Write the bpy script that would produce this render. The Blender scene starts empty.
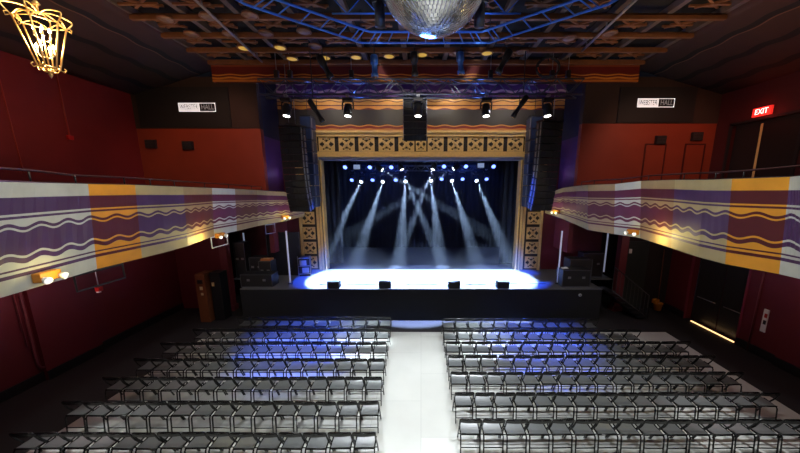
import bpy, bmesh, math, random
from math import sin, cos, pi, radians, sqrt, atan2
from mathutils import Vector, Matrix
random.seed(7)
C = bpy.context.scene.collection
# ---------------------------------------------------------------- camera
FPX, PX0, PY0, PITCH, EYE = 305.0, 421.0, 245.0, radians(10.8), 5.6
cd = bpy.data.cameras.new('camera'); cam = bpy.data.objects.new('camera', cd); C.objects.link(cam)
cd.sensor_width = 36; cd.lens = FPX/800*36
cd.shift_x = -(PX0-400)/800; cd.shift_y = (PY0-226.5)/800
cam.location = (0, 0, EYE); cam.rotation_euler = (pi/2-PITCH, 0, 0)
cd.clip_start = .05; cd.clip_end = 200
sc = bpy.context.scene; sc.camera = cam
sc.view_settings.view_transform = 'Standard'; sc.view_settings.look = 'None'
sc.view_settings.gamma = 1; sc.view_settings.exposure = 0.0
sc.view_settings.use_curve_mapping = False
sc.cycles.use_denoising = True
sc.cycles.max_bounces = 5; sc.cycles.volume_bounces = 0
sc.cycles.sample_clamp_indirect = 4
w = bpy.data.worlds.new('world'); sc.world = w; w.use_nodes = True
w.node_tree.nodes['Background'].inputs[0].default_value = (.01, .01, .014, 1)
w.node_tree.nodes['Background'].inputs[1].default_value = .3

def ray(px, py):
    a = (px-PX0)/FPX; t = (py-PY0)/FPX; s, c = sin(PITCH), cos(PITCH)
    return a, c-t*s, -s-t*c
def at_z(px, py, z):
    r = ray(px, py); k = (z-EYE)/r[2]; return Vector((r[0]*k, r[1]*k, z))
def at_y(px, py, y):
    r = ray(px, py); k = y/r[1]; return Vector((r[0]*k, y, EYE+r[2]*k))
# ---------------------------------------------------------------- materials
def srgb(*c): return tuple(((v/255)/12.92 if v/255 <= .04045 else ((v/255+.055)/1.055)**2.4) for v in c)+(1,)
MATS = {}
def mat(name, col, rough=.6, metal=0, emit=None, es=0, noise=.12, nscale=6, bump=0, spec=.5):
    if name in MATS: return MATS[name]
    m = bpy.data.materials.new(name); m.use_nodes = True; nt = m.node_tree
    b = nt.nodes['Principled BSDF']
    if len(col) == 3: col = tuple(col)+(1,)
    b.inputs['Roughness'].default_value = rough; b.inputs['Metallic'].default_value = metal
    b.inputs['Specular IOR Level'].default_value = spec
    b.inputs['Base Color'].default_value = col
    if emit is not None:
        b.inputs['Emission Color'].default_value = tuple(emit[:3])+(1,); b.inputs['Emission Strength'].default_value = es
    if noise:
        tc = nt.nodes.new('ShaderNodeTexCoord'); n = nt.nodes.new('ShaderNodeTexNoise'); n.inputs['Scale'].default_value = nscale
        n.inputs['Detail'].default_value = 4
        nt.links.new(tc.outputs['Object'], n.inputs['Vector'])
        mr = nt.nodes.new('ShaderNodeMapRange'); mr.inputs[3].default_value = 1-noise; mr.inputs[4].default_value = 1+noise
        nt.links.new(n.outputs['Fac'], mr.inputs[0])
        mx = nt.nodes.new('ShaderNodeMix'); mx.data_type = 'RGBA'; mx.blend_type = 'MULTIPLY'; mx.inputs['Factor'].default_value = 1
        mx.inputs[6].default_value = col
        nt.links.new(mr.outputs[0], mx.inputs[7]); nt.links.new(mx.outputs[2], b.inputs['Base Color'])
        if bump:
            bp = nt.nodes.new('ShaderNodeBump'); bp.inputs['Strength'].default_value = bump; bp.inputs['Distance'].default_value = .02
            nt.links.new(n.outputs['Fac'], bp.inputs['Height']); nt.links.new(bp.outputs[0], b.inputs['Normal'])
    MATS[name] = m; return m

def bands_mat(name, base, bands, period=.5, rough=.55, uv=True, seed=0):
    """bands: (lo, hi, colour, wave_lo, wave_hi); v runs 0..1 up, u in metres"""
    m = bpy.data.materials.new(name); m.use_nodes = True; nt = m.node_tree; N = nt.nodes.new; L = nt.links.new
    b = nt.nodes['Principled BSDF']; b.inputs['Roughness'].default_value = rough
    tc = N('ShaderNodeTexCoord'); sp = N('ShaderNodeSeparateXYZ'); L(tc.outputs['UV'], sp.inputs[0])
    def mth(op, a, bb=None, cc=None):
        n = N('ShaderNodeMath'); n.operation = op
        for i, v in enumerate((a, bb, cc)):
            if v is None: continue
            if isinstance(v, (int, float)): n.inputs[i].default_value = v
            else: L(v, n.inputs[i])
        return n.outputs[0]
    sn = mth('SINE', mth('MULTIPLY', sp.outputs[0], 2*pi/period))
    cur = None
    for lo, hi, col, wl, wh in bands:
        a = mth('GREATER_THAN', mth('MULTIPLY_ADD', sn, wl, sp.outputs[1]), lo)
        c = mth('LESS_THAN', mth('MULTIPLY_ADD', sn, wh, sp.outputs[1]), hi)
        f = mth('MULTIPLY', a, c)
        mx = N('ShaderNodeMix'); mx.data_type = 'RGBA'; L(f, mx.inputs['Factor'])
        if cur is None: mx.inputs[6].default_value = base
        else: L(cur, mx.inputs[6])
        mx.inputs[7].default_value = col; cur = mx.outputs[2]
    n = N('ShaderNodeTexNoise'); n.inputs['Scale'].default_value = 3; n.inputs['Detail'].default_value = 5; L(tc.outputs['Object'], n.inputs['Vector'])
    mr = N('ShaderNodeMapRange'); mr.inputs[3].default_value = .78; mr.inputs[4].default_value = 1.2; L(n.outputs['Fac'], mr.inputs[0])
    mx = N('ShaderNodeMix'); mx.data_type = 'RGBA'; mx.blend_type = 'MULTIPLY'; mx.inputs['Factor'].default_value = 1
    L(cur, mx.inputs[6]); L(mr.outputs[0], mx.inputs[7]); L(mx.outputs[2], b.inputs['Base Color'])
    return m

BLACK = mat('black_metal', (.012, .012, .014), .38, .0, noise=.1)
TUBE = mat('chair_tube', (.008, .008, .009), .25, .0, noise=0, spec=.5)
SEAT = mat('chair_seat', (.09, .096, .096), .34, noise=.2, nscale=14, spec=.9)
RUBBER = mat('rubber', (.01, .01, .01), .8, noise=0)
DARKPL = mat('speaker_black', (.012, .012, .013), .55, noise=.2)
GRILLE = mat('speaker_grille', (.012, .012, .014), .7, .1, noise=.3, nscale=60)
STEEL = mat('steel', (.35, .36, .38), .35, .8, noise=.1)
TRUSSM = mat('truss_black', (.09, .1, .13), .35, .6, noise=.1)
BLUETR = mat('blue_truss', (.05, .2, .75), .4, noise=.1)  # even blue base colour for the ring truss and ladder frames
GOLD = mat('gold_paint', srgb(218, 180, 112), .4, 0, noise=.2, nscale=9)
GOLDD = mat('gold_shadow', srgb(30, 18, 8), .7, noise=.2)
CREAM = mat('cream_moulding', srgb(205, 180, 130), .45, noise=.1)
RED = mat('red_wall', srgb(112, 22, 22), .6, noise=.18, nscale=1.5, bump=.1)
REDB = mat('brick_red_wall', srgb(136, 50, 27), .6, noise=.15, nscale=1.5)
MAROON = mat('maroon_wall', srgb(92, 20, 30), .6, noise=.2, nscale=1.5, bump=.1)
PURPLE = mat('purple_wall', srgb(74, 40, 92), .6, noise=.15, nscale=2)
BLKWALL = mat('black_wall', srgb(34, 26, 24), .8, noise=.2, nscale=2)
BROWNW = mat('brown_wall', srgb(52, 36, 30), .8, noise=.2, nscale=2)
CEILM = mat('ceiling_dark', srgb(60, 42, 32), .8, noise=.3, nscale=1.5)
COFF = mat('ceiling_beam_paint', srgb(112, 72, 42), .6, noise=.45, nscale=4)
CURT = mat('black_drape', (.006, .0065, .009), .95, noise=.3, nscale=4)
CARPET = mat('black_carpet', (.014, .011, .013), .9, noise=.4, nscale=20)
STAGEM = mat('stage_deck', (.11, .112, .12), .45, noise=.08, nscale=5)
STFACE = mat('stage_skirt', (.005, .006, .009), .85, noise=.2)
WHITE = mat('white_paint', (.75, .75, .74), .5, noise=.05)
YELLOW = mat('yellow_plastic', srgb(205, 130, 20), .45, noise=.05)
AMBER = mat('amber_housing', srgb(200, 130, 40), .5, noise=.05)
REDPL = mat('red_plastic', srgb(170, 20, 18), .4, noise=.05)
BRASS = mat('brass', srgb(244, 196, 118), .35, .7, noise=.05)
WOOD = mat('brown_wood', srgb(110, 62, 34), .5, noise=.25, nscale=5)
GLOWW = mat('white_lens', (1, 1, 1), .3, emit=(1, .98, .92), es=4, noise=0)
GLOWB = mat('blue_lens', (.1, .2, 1), .3, emit=(.16, .25, 1), es=4, noise=0)
GLOWBW = mat('cold_white_lens', (1, 1, 1), .3, emit=(.8, .9, 1), es=4, noise=0)
GLOWY = mat('downlight_lens', srgb(170, 140, 60), .5, emit=srgb(255, 205, 90), es=.42, noise=0)
DULLL = mat('unlit_lens', srgb(120, 95, 80), .5, noise=0)
FLAME = mat('candle_bulb', (1, .8, .5), .3, emit=(1, .62, .25), es=60, noise=0)

# wooden dance floor: pale grey boards
def floor_mat():
    m = bpy.data.materials.new('pale_dance_floor'); m.use_nodes = True; nt = m.node_tree; N = nt.nodes.new; L = nt.links.new
    b = nt.nodes['Principled BSDF']; b.inputs['Roughness'].default_value = .32
    tc = N('ShaderNodeTexCoord'); br = N('ShaderNodeTexBrick')
    mp = N('ShaderNodeMapping'); mp.inputs['Rotation'].default_value = (0, 0, pi/2); L(tc.outputs['Object'], mp.inputs[0]); L(mp.outputs[0], br.inputs['Vector'])
    br.inputs['Color1'].default_value = (.58, .58, .55, 1); br.inputs['Color2'].default_value = (.52, .52, .49, 1); br.inputs['Mortar'].default_value = (.33, .33, .32, 1)
    br.inputs['Scale'].default_value = 1; br.inputs['Mortar Size'].default_value = .004; br.inputs['Brick Width'].default_value = 2.4; br.inputs['Row Height'].default_value = 1.2
    n = N('ShaderNodeTexNoise'); n.inputs['Scale'].default_value = .9; n.inputs['Detail'].default_value = 5; L(tc.outputs['Object'], n.inputs['Vector'])
    mr = N('ShaderNodeMapRange'); mr.inputs[3].default_value = .85; mr.inputs[4].default_value = 1.12; L(n.outputs['Fac'], mr.inputs[0])
    mx = N('ShaderNodeMix'); mx.data_type = 'RGBA'; mx.blend_type = 'MULTIPLY'; mx.inputs['Factor'].default_value = 1
    L(br.outputs[0], mx.inputs[6]); L(mr.outputs[0], mx.inputs[7]); L(mx.outputs[2], b.inputs['Base Color'])
    return m
FLOORM = floor_mat()
# ---------------------------------------------------------------- mesh builder
class MB:
    def __init__(s): s.v = []; s.f = []; s.mi = []; s.uv = {}; s.k = 0; s.smooth = []; s.sm = False
    def add(s, vs, fs):
        o = len(s.v); s.v += [tuple(v) for v in vs]
        for f in fs: s.f.append([i+o for i in f]); s.mi.append(s.k); s.smooth.append(s.sm)
        return s
    def box(s, c, d, rot=None):
        x, y, z = (q/2 for q in d); vs = [Vector((sx*x, sy*y, sz*z)) for sx in (-1, 1) for sy in (-1, 1) for sz in (-1, 1)]
        if rot is not None: vs = [rot @ v for v in vs]
        c = Vector(c); vs = [v+c for v in vs]
        return s.add(vs, [(0, 1, 3, 2), (4, 6, 7, 5), (0, 4, 5, 1), (2, 3, 7, 6), (0, 2, 6, 4), (1, 5, 7, 3)])
    def span(s, a, b):
        return s.box([(a[i]+b[i])/2 for i in range(3)], [abs(a[i]-b[i]) for i in range(3)])
    def path(s, pts, r, n=6, closed=False, cap=True):
        pts = [Vector(p) for p in pts]; m = len(pts); rings = []
        up = None
        rr = r if isinstance(r, (list, tuple)) else [r]*m
        for i, p in enumerate(pts):
            if closed: t = pts[(i+1) % m]-pts[i-1]
            else: t = pts[min(i+1, m-1)]-pts[max(i-1, 0)]
            t = t.normalized() if t.length > 1e-9 else Vector((0, 0, 1))
            if up is None:
                up = Vector((0, 0, 1)) if abs(t.z) < .9 else Vector((1, 0, 0))
            a = (up-t*up.dot(t))
            if a.length < 1e-4: a = t.orthogonal()
            a.normalize(); up = a; b = t.cross(a)
            rings.append([p+(a*cos(2*pi*j/n)+b*sin(2*pi*j/n))*rr[i] for j in range(n)])
        vs = [v for R in rings for v in R]; fs = []
        M = m if closed else m-1
        for i in range(M):
            i2 = (i+1) % m
            for j in range(n):
                j2 = (j+1) % n; fs.append((i*n+j, i*n+j2, i2*n+j2, i2*n+j))
        if cap and not closed: fs += [tuple(range(n))[::-1], tuple(range((m-1)*n, m*n))]
        sm = s.sm; s.sm = n > 5; s.add(vs, fs); s.sm = sm; return s
    def bar(s, a, b, r, n=6): return s.path([a, b], r, n)
    def lathe(s, prof, c=(0, 0, 0), axis=(0, 0, 1), n=16):
        c = Vector(c); ax = Vector(axis).normalized(); u = ax.orthogonal().normalized(); v = ax.cross(u)
        vs = []; fs = []
        for (r, h) in prof:
            for j in range(n): vs.append(c+ax*h+(u*cos(2*pi*j/n)+v*sin(2*pi*j/n))*r)
        for i in range(len(prof)-1):
            for j in range(n):
                j2 = (j+1) % n; fs.append((i*n+j, i*n+j2, (i+1)*n+j2, (i+1)*n+j))
        if prof[0][0] > 1e-5: fs.append(tuple(range(n))[::-1])
        if prof[-1][0] > 1e-5: fs.append(tuple(range((len(prof)-1)*n, len(prof)*n)))
        sm = s.sm; s.sm = True; s.add(vs, fs); s.sm = sm; return s
    def prism(s, poly, d0, d1, fn):
        """poly in 2D, extruded between d0 and d1; fn(a,b,d)->xyz"""
        n = len(poly); vs = [fn(a, b, d0) for a, b in poly]+[fn(a, b, d1) for a, b in poly]
        fs = [tuple(range(n))[::-1], tuple(range(n, 2*n))]+[(i, (i+1) % n, n+(i+1) % n, n+i) for i in range(n)]
        return s.add(vs, fs)
    def build(s, name, mats, parent=None, bevel=0):
        me = bpy.data.meshes.new(name); me.from_pydata(s.v, [], s.f)
        if not isinstance(mats, (list, tuple)): mats = [mats]
        for m in mats: me.materials.append(m)
        for p, k, sm in zip(me.polygons, s.mi, s.smooth): p.material_index = min(k, len(mats)-1); p.use_smooth = sm
        if s.uv:
            uvl = me.uv_layers.new(name='UVMap')
            for p in me.polygons:
                for li in p.loop_indices: uvl.data[li].uv = s.uv.get(me.loops[li].vertex_index, (0, 0))
        else:
            bm = bmesh.new(); bm.from_mesh(me); bmesh.ops.remove_doubles(bm, verts=bm.verts, dist=1e-6)
            bmesh.ops.recalc_face_normals(bm, faces=bm.faces); bm.to_mesh(me); bm.free()
        o = bpy.data.objects.new(name, me); C.objects.link(o)
        if parent is not None: o.parent = parent
        if bevel:
            bv = o.modifiers.new('bevel', 'BEVEL'); bv.width = bevel; bv.segments = 2; bv.limit_method = 'ANGLE'
        return o
def tag(o, label=None, cat=None, group=None, kind=None):
    if label: o['label'] = label
    if cat: o['category'] = cat
    if group: o['group'] = group
    if kind: o['kind'] = kind
    return o
def thing(name, loc, label, cat, group=None, rz=0):
    o = bpy.data.objects.new(name, None); C.objects.link(o); o.location = loc; o.rotation_euler = (0, 0, rz); o.empty_display_size = .1
    return tag(o, label, cat, group)
def struct(name, mb, m, parent=None):
    o = mb.build(name, m, parent)
    if parent is None: o['kind'] = 'structure'
    return o
KIDS = {}
def copy_tree(o, parent=None):
    c = o.copy(); C.objects.link(c)
    if parent is not None: c.parent = parent
    for ch in list(o.children): copy_tree(ch, c)
    return c
def rotz(a): return Matrix.Rotation(a, 3, 'Z')
def rotx(a): return Matrix.Rotation(a, 3, 'X')
def roty(a): return Matrix.Rotation(a, 3, 'Y')

# ================================================================= SETTING
SZ = 1.4          # stage height
YP = 15.3         # proscenium plane
YF = 13.5         # flanking walls
# floors
m = MB(); m.span((-12.8, -1, -.2), (13.2, 24, -.012)); struct('floor', m, CARPET)
m = MB(); m.prism([(-8.75, -.5), (9.25, -.5), (9.6, 11.12), (-8.2, 11.12)], -.011, 0.0, lambda a, b, d: (a, b, d)); struct('floor_dance', m, FLOORM)
# stage
st = bpy.data.objects.new('floor_stage', None); C.objects.link(st); st['kind'] = 'structure'
m = MB(); m.span((-7.6, 12.2, SZ-.04), (7.6, YP, SZ)); m.span((-8.75, 13.6, SZ-.04), (-7.6, YP, SZ)); m.span((7.6, 13.6, SZ-.04), (8.9, YP, SZ)); m.build('deck', STAGEM, st)
m = MB(); m.span((-6.2, YP, SZ-.04), (6.2, 21.4, SZ)); m.build('rear_deck', mat('unlit_deck_black', (.006, .006, .008), .95, spec=.1), st)  # near-black colour paints the stage behind the arch as unlit
m = MB(); m.span((-7.6, 12.22, 0), (7.6, 12.3, SZ-.04))
for s_ in (-1, 1): m.span((s_*7.5, 12.3, 0), (s_*7.6, 15, SZ-.04))
m.build('skirt', STFACE, st)
# lower side walls
def wall_low(side):
    m = MB(); X = -11.1 if side < 0 else 11.4
    t = .3*side
    segs = [(-1, 8.1, 0), (8.1, 9.7, -.12), (9.7, 13.5, .05)] if side < 0 else [(-1, 8.9, -.1), (8.9, 10.2, 0), (10.2, 12.42, .35), (12.42, 13.7, 0)]
    for a, b, off in segs:
        x = X+side*off
        m.span((x, a, 0), (x+t, b, 4.2))
    if side > 0: m.span((X, 10.2, 2.95), (X+.5, 12.42, 4.2))
    return m, segs, X
m, segsL, XL = wall_low(-1); struct('wall_left_lower', m, MAROON)
m, segsR, XR = wall_low(1); struct('wall_right_lower', m, MAROON)
m = MB()
for a, b, off in segsL: m.span((XL-off, a, 0), (XL-off+.03, b, .28))
struct('baseboard_left', m, BLACK)
m = MB()
for a, b, off in segsR:
    if off < .3: m.span((XR+off, a, 0), (XR+off-.03, b, .28))
struct('baseboard_right', m, BLACK)
# upper side walls
m = MB(); m.span((-11.7, -1, 4.2), (-12.2, 10.7, 9.7)); m.span((-11.95, 10.7, 4.2), (-12.3, YF+.2, 9.7)); struct('wall_left_upper', m, RED)
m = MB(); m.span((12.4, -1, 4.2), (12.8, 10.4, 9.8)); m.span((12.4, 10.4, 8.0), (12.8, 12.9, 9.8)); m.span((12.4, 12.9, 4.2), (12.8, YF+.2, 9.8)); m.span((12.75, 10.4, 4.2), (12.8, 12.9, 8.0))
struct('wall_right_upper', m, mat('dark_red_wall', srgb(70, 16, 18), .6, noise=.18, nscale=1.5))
# rear wall is behind the photographer: only a balcony back wall
m = MB(); m.span((-13, -1.3, 0), (13.3, -1, 10.6)); struct('wall_back', m, RED)
# flanking walls (either side of the proscenium): red low band, black above
for side, nm in ((-1, 'left'), (1, 'right')):
    xo = -12.1 if side < 0 else 12.6; xi = side*6.75; zr = 8.0 if side < 0 else 8.2
    m = MB(); m.span((xo, YF, 4.0), (xi, YF+.25, zr)); struct('wall_flank_'+nm, m, REDB)
    m = MB(); m.span((xo, YF-.02, zr), (xi, YF+.25, 10.0)); struct('wall_flank_upper_'+nm, m, BROWNW)
    # return wall to the proscenium
    m = MB(); m.span((xi, YF+.25, 4.1), (xi+side*.2, YP, 7.75)); struct('wall_return_'+nm, m, PURPLE)
    m = MB(); m.span((xi, YF+.3, 2.6), (xi+side*.2, YP, 4.1)); struct('wall_return_lower_'+nm, m, MAROON)
    m = MB(); m.span((xi, YF+.25, 7.75), (xi+side*.2, YP, 11)); struct('wall_return_upper_'+nm, m, mat('night_blue_wall', srgb(24, 26, 46), .7))
    # lower flank
    x1 = -8.9 if side < 0 else 9.1
    m = MB(); m.span((xo, YF+.02, 0), (x1, YF+.25, 4.0))
    struct('wall_flank_lower_'+nm, m, MAROON if side < 0 else BLKWALL)
# proscenium wall
waveO = srgb(200, 130, 50); wallM = srgb(92, 24, 18)
PWM = bands_mat('painted_wave_frieze', srgb(42, 35, 33), [
    (.0, .10, srgb(120, 28, 18), 0, 0), (.02, .05, srgb(190, 120, 50), .006, .006), (.095, .115, waveO, .012, .012),
    (.40, .62, srgb(86, 26, 30), 0, 0), (.42, .47, waveO, .014, 0), (.49, .55, srgb(214, 150, 70), 0, .014), (.565, .60, srgb(224, 170, 100), .012, .012),
    (.62, 1, srgb(92, 50, 110), 0, 0), (.72, .76, srgb(205, 170, 190), .016, .016), (.86, .9, srgb(205, 170, 190), .016, .016)], period=.9)
m = MB(); x0, x1, za, zb = -6.75, 6.75, 8.2, 10.6
m.v = [(x0, YP, za), (x1, YP, za), (x1, YP, zb), (x0, YP, zb)]; m.f = [[0, 1, 2, 3]]; m.mi = [0]; m.smooth = [False]
m.uv = {0: (0, 0), 1: (13.5, 0), 2: (13.5, 1), 3: (0, 1)}
o = struct('wall_proscenium_frieze', m, PWM)
so = o.modifiers.new('s', 'SOLIDIFY'); so.thickness = .2; so.offset = -1
m = MB()
for s_ in (-1, 1): m.span((s_*6.0, YP, SZ), (s_*9.2, YP+.2, 8.1))
struct('wall_proscenium_sides', m, MAROON)
# stage house
m = MB(); m.span((-6.6, 21.4, 0), (6.6, 21.6, 9)); m.span((-6.6, YP+.2, 0), (-6.4, 21.4, 9)); m.span((6.4, YP+.2, 0), (6.6, 21.4, 9)); struct('wall_stage_house', m, mat('navy_wall', srgb(8, 10, 22), .85))
m = MB(); m.span((-6.6, YP+.2, 8.8), (6.6, 21.6, 9)); struct('ceiling_stage_house', m, BLKWALL)
m = MB(); m.span((-9.3, YP+.2, 0), (-6.6, YP+3, .1)); m.span((-12.3, YP+.1, 0), (-9.2, YP+.3, 4.2)); m.span((9.2, YP+.1, 0), (12.8, YP+.3, 4.2)); struct('wall_wings', m, BLKWALL)
# ---- ceiling
ZC = 10.2
m = MB(); m.span((-8.1, -1, ZC+.35), (8.5, 13.0, ZC+.5)); struct('ceiling', m, mat('ceiling_void', srgb(12, 10, 10), .9))
m = MB(); m.span((-7, 13.0, 11.0), (7, YP+.2, 11.2)); m.span((-7, 13.0, 10.3), (7, 13.1, 11.0)); struct('ceiling_proscenium', m, BLKWALL)
CN = bands_mat('red_wave_cornice', srgb(96, 20, 16), [(0, .13, srgb(185, 110, 40), 0, 0), (.17, .27, waveO, .03, .03), (.36, .43, waveO, .03, .03), (.86, .93, srgb(130, 70, 36), 0, 0)], period=.95)
m = MB(); x0, x1 = -8.2, 8.55
m.v = [(x0, 13, 9.66), (x1, 13, 9.66), (x1, 13, ZC+.1), (x0, 13, ZC+.1)]; m.f = [[0, 1, 2, 3]]; m.mi = [0]; m.smooth = [False]
m.uv = {0: (0, 0), 1: (16.7, 0), 2: (16.7, 1), 3: (0, 1)}
o = struct('trim_cornice', m, CN); so = o.modifiers.new('s', 'SOLIDIFY'); so.thickness = .12; so.offset = -1
# side coves: stepped curved soffit with dark scalloped lines
COVE = bands_mat('cove_plaster', srgb(66, 40, 30), [(.20, .25, srgb(16, 10, 10), .008, .008), (.25, .262, srgb(120, 84, 60), .008, .008), (.46, .52, srgb(14, 9, 9), .01, .01), (.74, .81, srgb(14, 9, 9), .012, .012)], period=1.1, rough=.8)
for side, nm in ((-1, 'left'), (1, 'right')):
    xa = -8.1 if side < 0 else 8.5; xb = -11.8 if side < 0 else 12.5; za, zb = ZC+.1, 9.3
    m = MB(); N_ = 14
    for i in range(N_+1):
        t = i/N_; x = xa+(xb-xa)*t; z = za+(zb-za)*(t**1.4)-.10*sin(pi*t)
        m.v += [(x, -1, z), (x, YF, z)]; m.uv[2*i] = (0, t); m.uv[2*i+1] = (14.5, t)
    for i in range(N_): m.f.append([2*i, 2*i+1, 2*i+3, 2*i+2]); m.mi.append(0); m.smooth.append(True)
    o = struct('ceiling_cove_'+nm, m, COVE); so = o.modifiers.new('s', 'SOLIDIFY'); so.thickness = .12; so.offset = -side
# coffer grid: pressed beams in both directions
g = bpy.data.objects.new('ceiling_grid', None); C.objects.link(g); g['kind'] = 'structure'
m = MB()
yy = [2.2+i*1.05 for i in range(11)]
for y in yy:
    m.span((-8.1, y-.055, ZC-.02), (8.5, y+.055, ZC+.08)); m.span((-8.1, y-.02, ZC+.08), (8.5, y+.02, ZC+.14))
m.build('cross_beam', COFF, g)
m = MB()
for i in range(12):
    x = -8.1+i*1.5; m.span((x-.08, -1, ZC+.12), (x+.08, 13, ZC+.3))
m.build('long_beam', mat('grey_beam', srgb(86, 74, 70), .5, noise=.3), g)
# pressed lattice ornaments between beams in front bays
m = MB()
rr = random.Random(3)
for yi, y in enumerate(yy[:-1]):
    for i in range(11):
        x = -7.35+i*1.5; yc = y+.52
        if rr.random() < .2: continue
        m.box((x+rr.uniform(-.2, .2), yc, ZC+.1), (rr.uniform(.5, 1.1), .07, .05))
        m.box((x+rr.uniform(-.3, .3), yc+.2, ZC+.16), (rr.uniform(.4, 1.0), .05, .05))
        if yi > 5:
            for s_ in (-1, 1): m.box((x, yc, ZC+.12), (.75, .06, .05), rotz(s_*.6))
m.build('lattice', COFF, g)
# diagonal conduits on the ceiling seen as long grey bars
# ---- balconies
def seg(c1, c2): return c1, c2
W_ = srgb(205, 208, 196); BE = srgb(192, 174, 124); YE = srgb(232, 160, 44); TA = srgb(176, 150, 104)
PU = srgb(78, 44, 86); MA = srgb(88, 22, 28); PR = srgb(98, 34, 62); RO = srgb(150, 56, 74)
def fascia_mat(name, light, dark):
    b = []
    def L_(lo, hi, wl=0, wh=0): b.append((1-hi, 1-lo, light, wl, wh))
    L_(0, .13); L_(.275, .295); L_(.318, .375, -.0, 0); b[-1] = (1-.375, 1-.318, light, .02, 0)
    b.append((1-.425, 1-.405, light, .02, .02)); b.append((1-.665, 1-.642, light, .02, .02))
    b.append((1-.775, 1-.715, light, 0, .02)); L_(.793, .82); L_(.855, 1)
    return bands_mat(name, dark, b, period=.5)
FW, FB, FY, FT, FR = [fascia_mat(n, a, b) for n, a, b in (('fascia_white_purple', W_, PU), ('fascia_beige_purple', BE, PU), ('fascia_yellow_maroon', YE, MA), ('fascia_tan_maroon', TA, MA), ('fascia_white_rose', W_, PR))]
FM = fascia_mat('fascia_beige_maroon', BE, PR)
ptl = [((0, 182), (0, 298), 0), ((45, 183), (51, 283), 0), ((88, 184), (97, 269), 0), ((135, 185), (142, 258), 2), ((160, 186), (166, 252), 1), ((183, 187), (188, 246), 1), ((212, 188), (214, 236), 3), ((235, 189), (237, 231), 4), ((257, 190), (258, 226), 3), ((267, 191), (268, 224), 5)]
ptr = [((800, 176), (800, 279), 0), ((790, 177), (779, 274), 0), ((732, 179), (725, 264), 2), ((705, 180), (698, 257), 1), ((675, 180), (671, 248), 1), ((641, 181), (640, 238), 3), ((615, 184), (614, 234), 4), ((588, 185), (588, 230), 3), ((576, 186), (577, 225), 5)]
ZB = 4.0
def balcony(side, pts, endpt):
    nm = 'left' if side < 0 else 'right'
    root = bpy.data.objects.new('balcony_'+nm, None); C.objects.link(root); root['kind'] = 'structure'
    B, T, K = [], [], []
    for (t, b, k) in pts:
        q = at_z(*b, ZB); B.append(q); tt = at_y(*t, q.y); T.append(tt); K.append(k)
    # extend towards the camera
    dB = (B[0]-B[1])*((B[0].y-1.0)/(B[1].y-B[0].y)); dT = (T[0]-T[1])*((B[0].y-1.0)/(B[1].y-B[0].y)); dT.z = 0
    B.insert(0, B[0]+dB); T.insert(0, T[0]+dT); K.insert(1, 0)
    # end piece curving to the proscenium
    for (t, b, y) in endpt:
        T.append(at_y(*t, y)); B.append(at_y(*b, y)); K.append(5)
    m = MB(); n = 0; u = 0
    mats = [FW, FB, FY, FT, FR, FM]; prevT = None
    for i in range(len(B)-1):
        L_ = (Vector(B[i+1])-Vector(B[i])).length
        sub = 4
        for j in range(sub+1):
            f = j/sub
            bb = B[i].lerp(B[i+1], f); tt = T[i].lerp(T[i+1], f)
            m.v += [tuple(bb), tuple(tt)]
            m.uv[n] = (u+L_*f, 0); m.uv[n+1] = (u+L_*f, 1)
            if j: m.f.append([n-2, n, n+1, n-1]); m.mi.append(K[i+1]); m.smooth.append(False)
            n += 2
        u += L_
    o = m.build('fascia', mats, root); so = o.modifiers.new('s', 'SOLIDIFY'); so.thickness = .14; so.offset = 1 if side > 0 else -1
    # raised cap strip and rib lines
    m = MB(); m.path([t+Vector((side*.07, 0, -.01)) for t in T], .03, 4); m.build('cap', BLKWALL, root)
    m = MB(); wall_x = (-11.9 if side < 0 else 12.5)
    for i in range(len(B)-2):
        a, b = B[i], B[i+1]
        if a.y > YF: break
        bx = min(b.y, YF)
        m.add([(a.x+side*.14, a.y, ZB+.02), (b.x+side*.14, b.y, ZB+.02), (wall_x, b.y, ZB+.02), (wall_x, a.y, ZB+.02),
               (a.x+side*.14, a.y, ZB+.3), (b.x+side*.14, b.y, ZB+.3), (wall_x, b.y, ZB+.3), (wall_x, a.y, ZB+.3)],
              [(0, 1, 2, 3), (4, 5, 6, 7), (0, 1, 5, 4), (1, 2, 6, 5), (2, 3, 7, 6), (3, 0, 4, 7)])
    m.build('deck', BLKWALL, root)
    # hand rail: thin tube above the cap on posts
    rl = [T[i]+Vector((side*.22, 0, .16 if i > 2 else .2)) for i in range(len(T)-2)]
    m = MB(); m.path(rl, .018, 6)
    m.build('handrail', mat('rail_metal', srgb(90, 62, 60), .35, .5, noise=.1), root)
    m = MB()
    for i in range(1, len(rl)): m.bar(rl[i]+Vector((0, 0, -.22)), rl[i], .014)
    m.build('rail_post', BLACK, root)
    return B, T
BL, TL = balcony(-1, ptl, [((284, 192), (286, 221), 14.1), ((303, 196), (305, 216), 15.2)])
BR, TR = balcony(1, ptr, [((563, 188), (563, 219), 14.1), ((545, 194), (545, 213), 15.2)])
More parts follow.
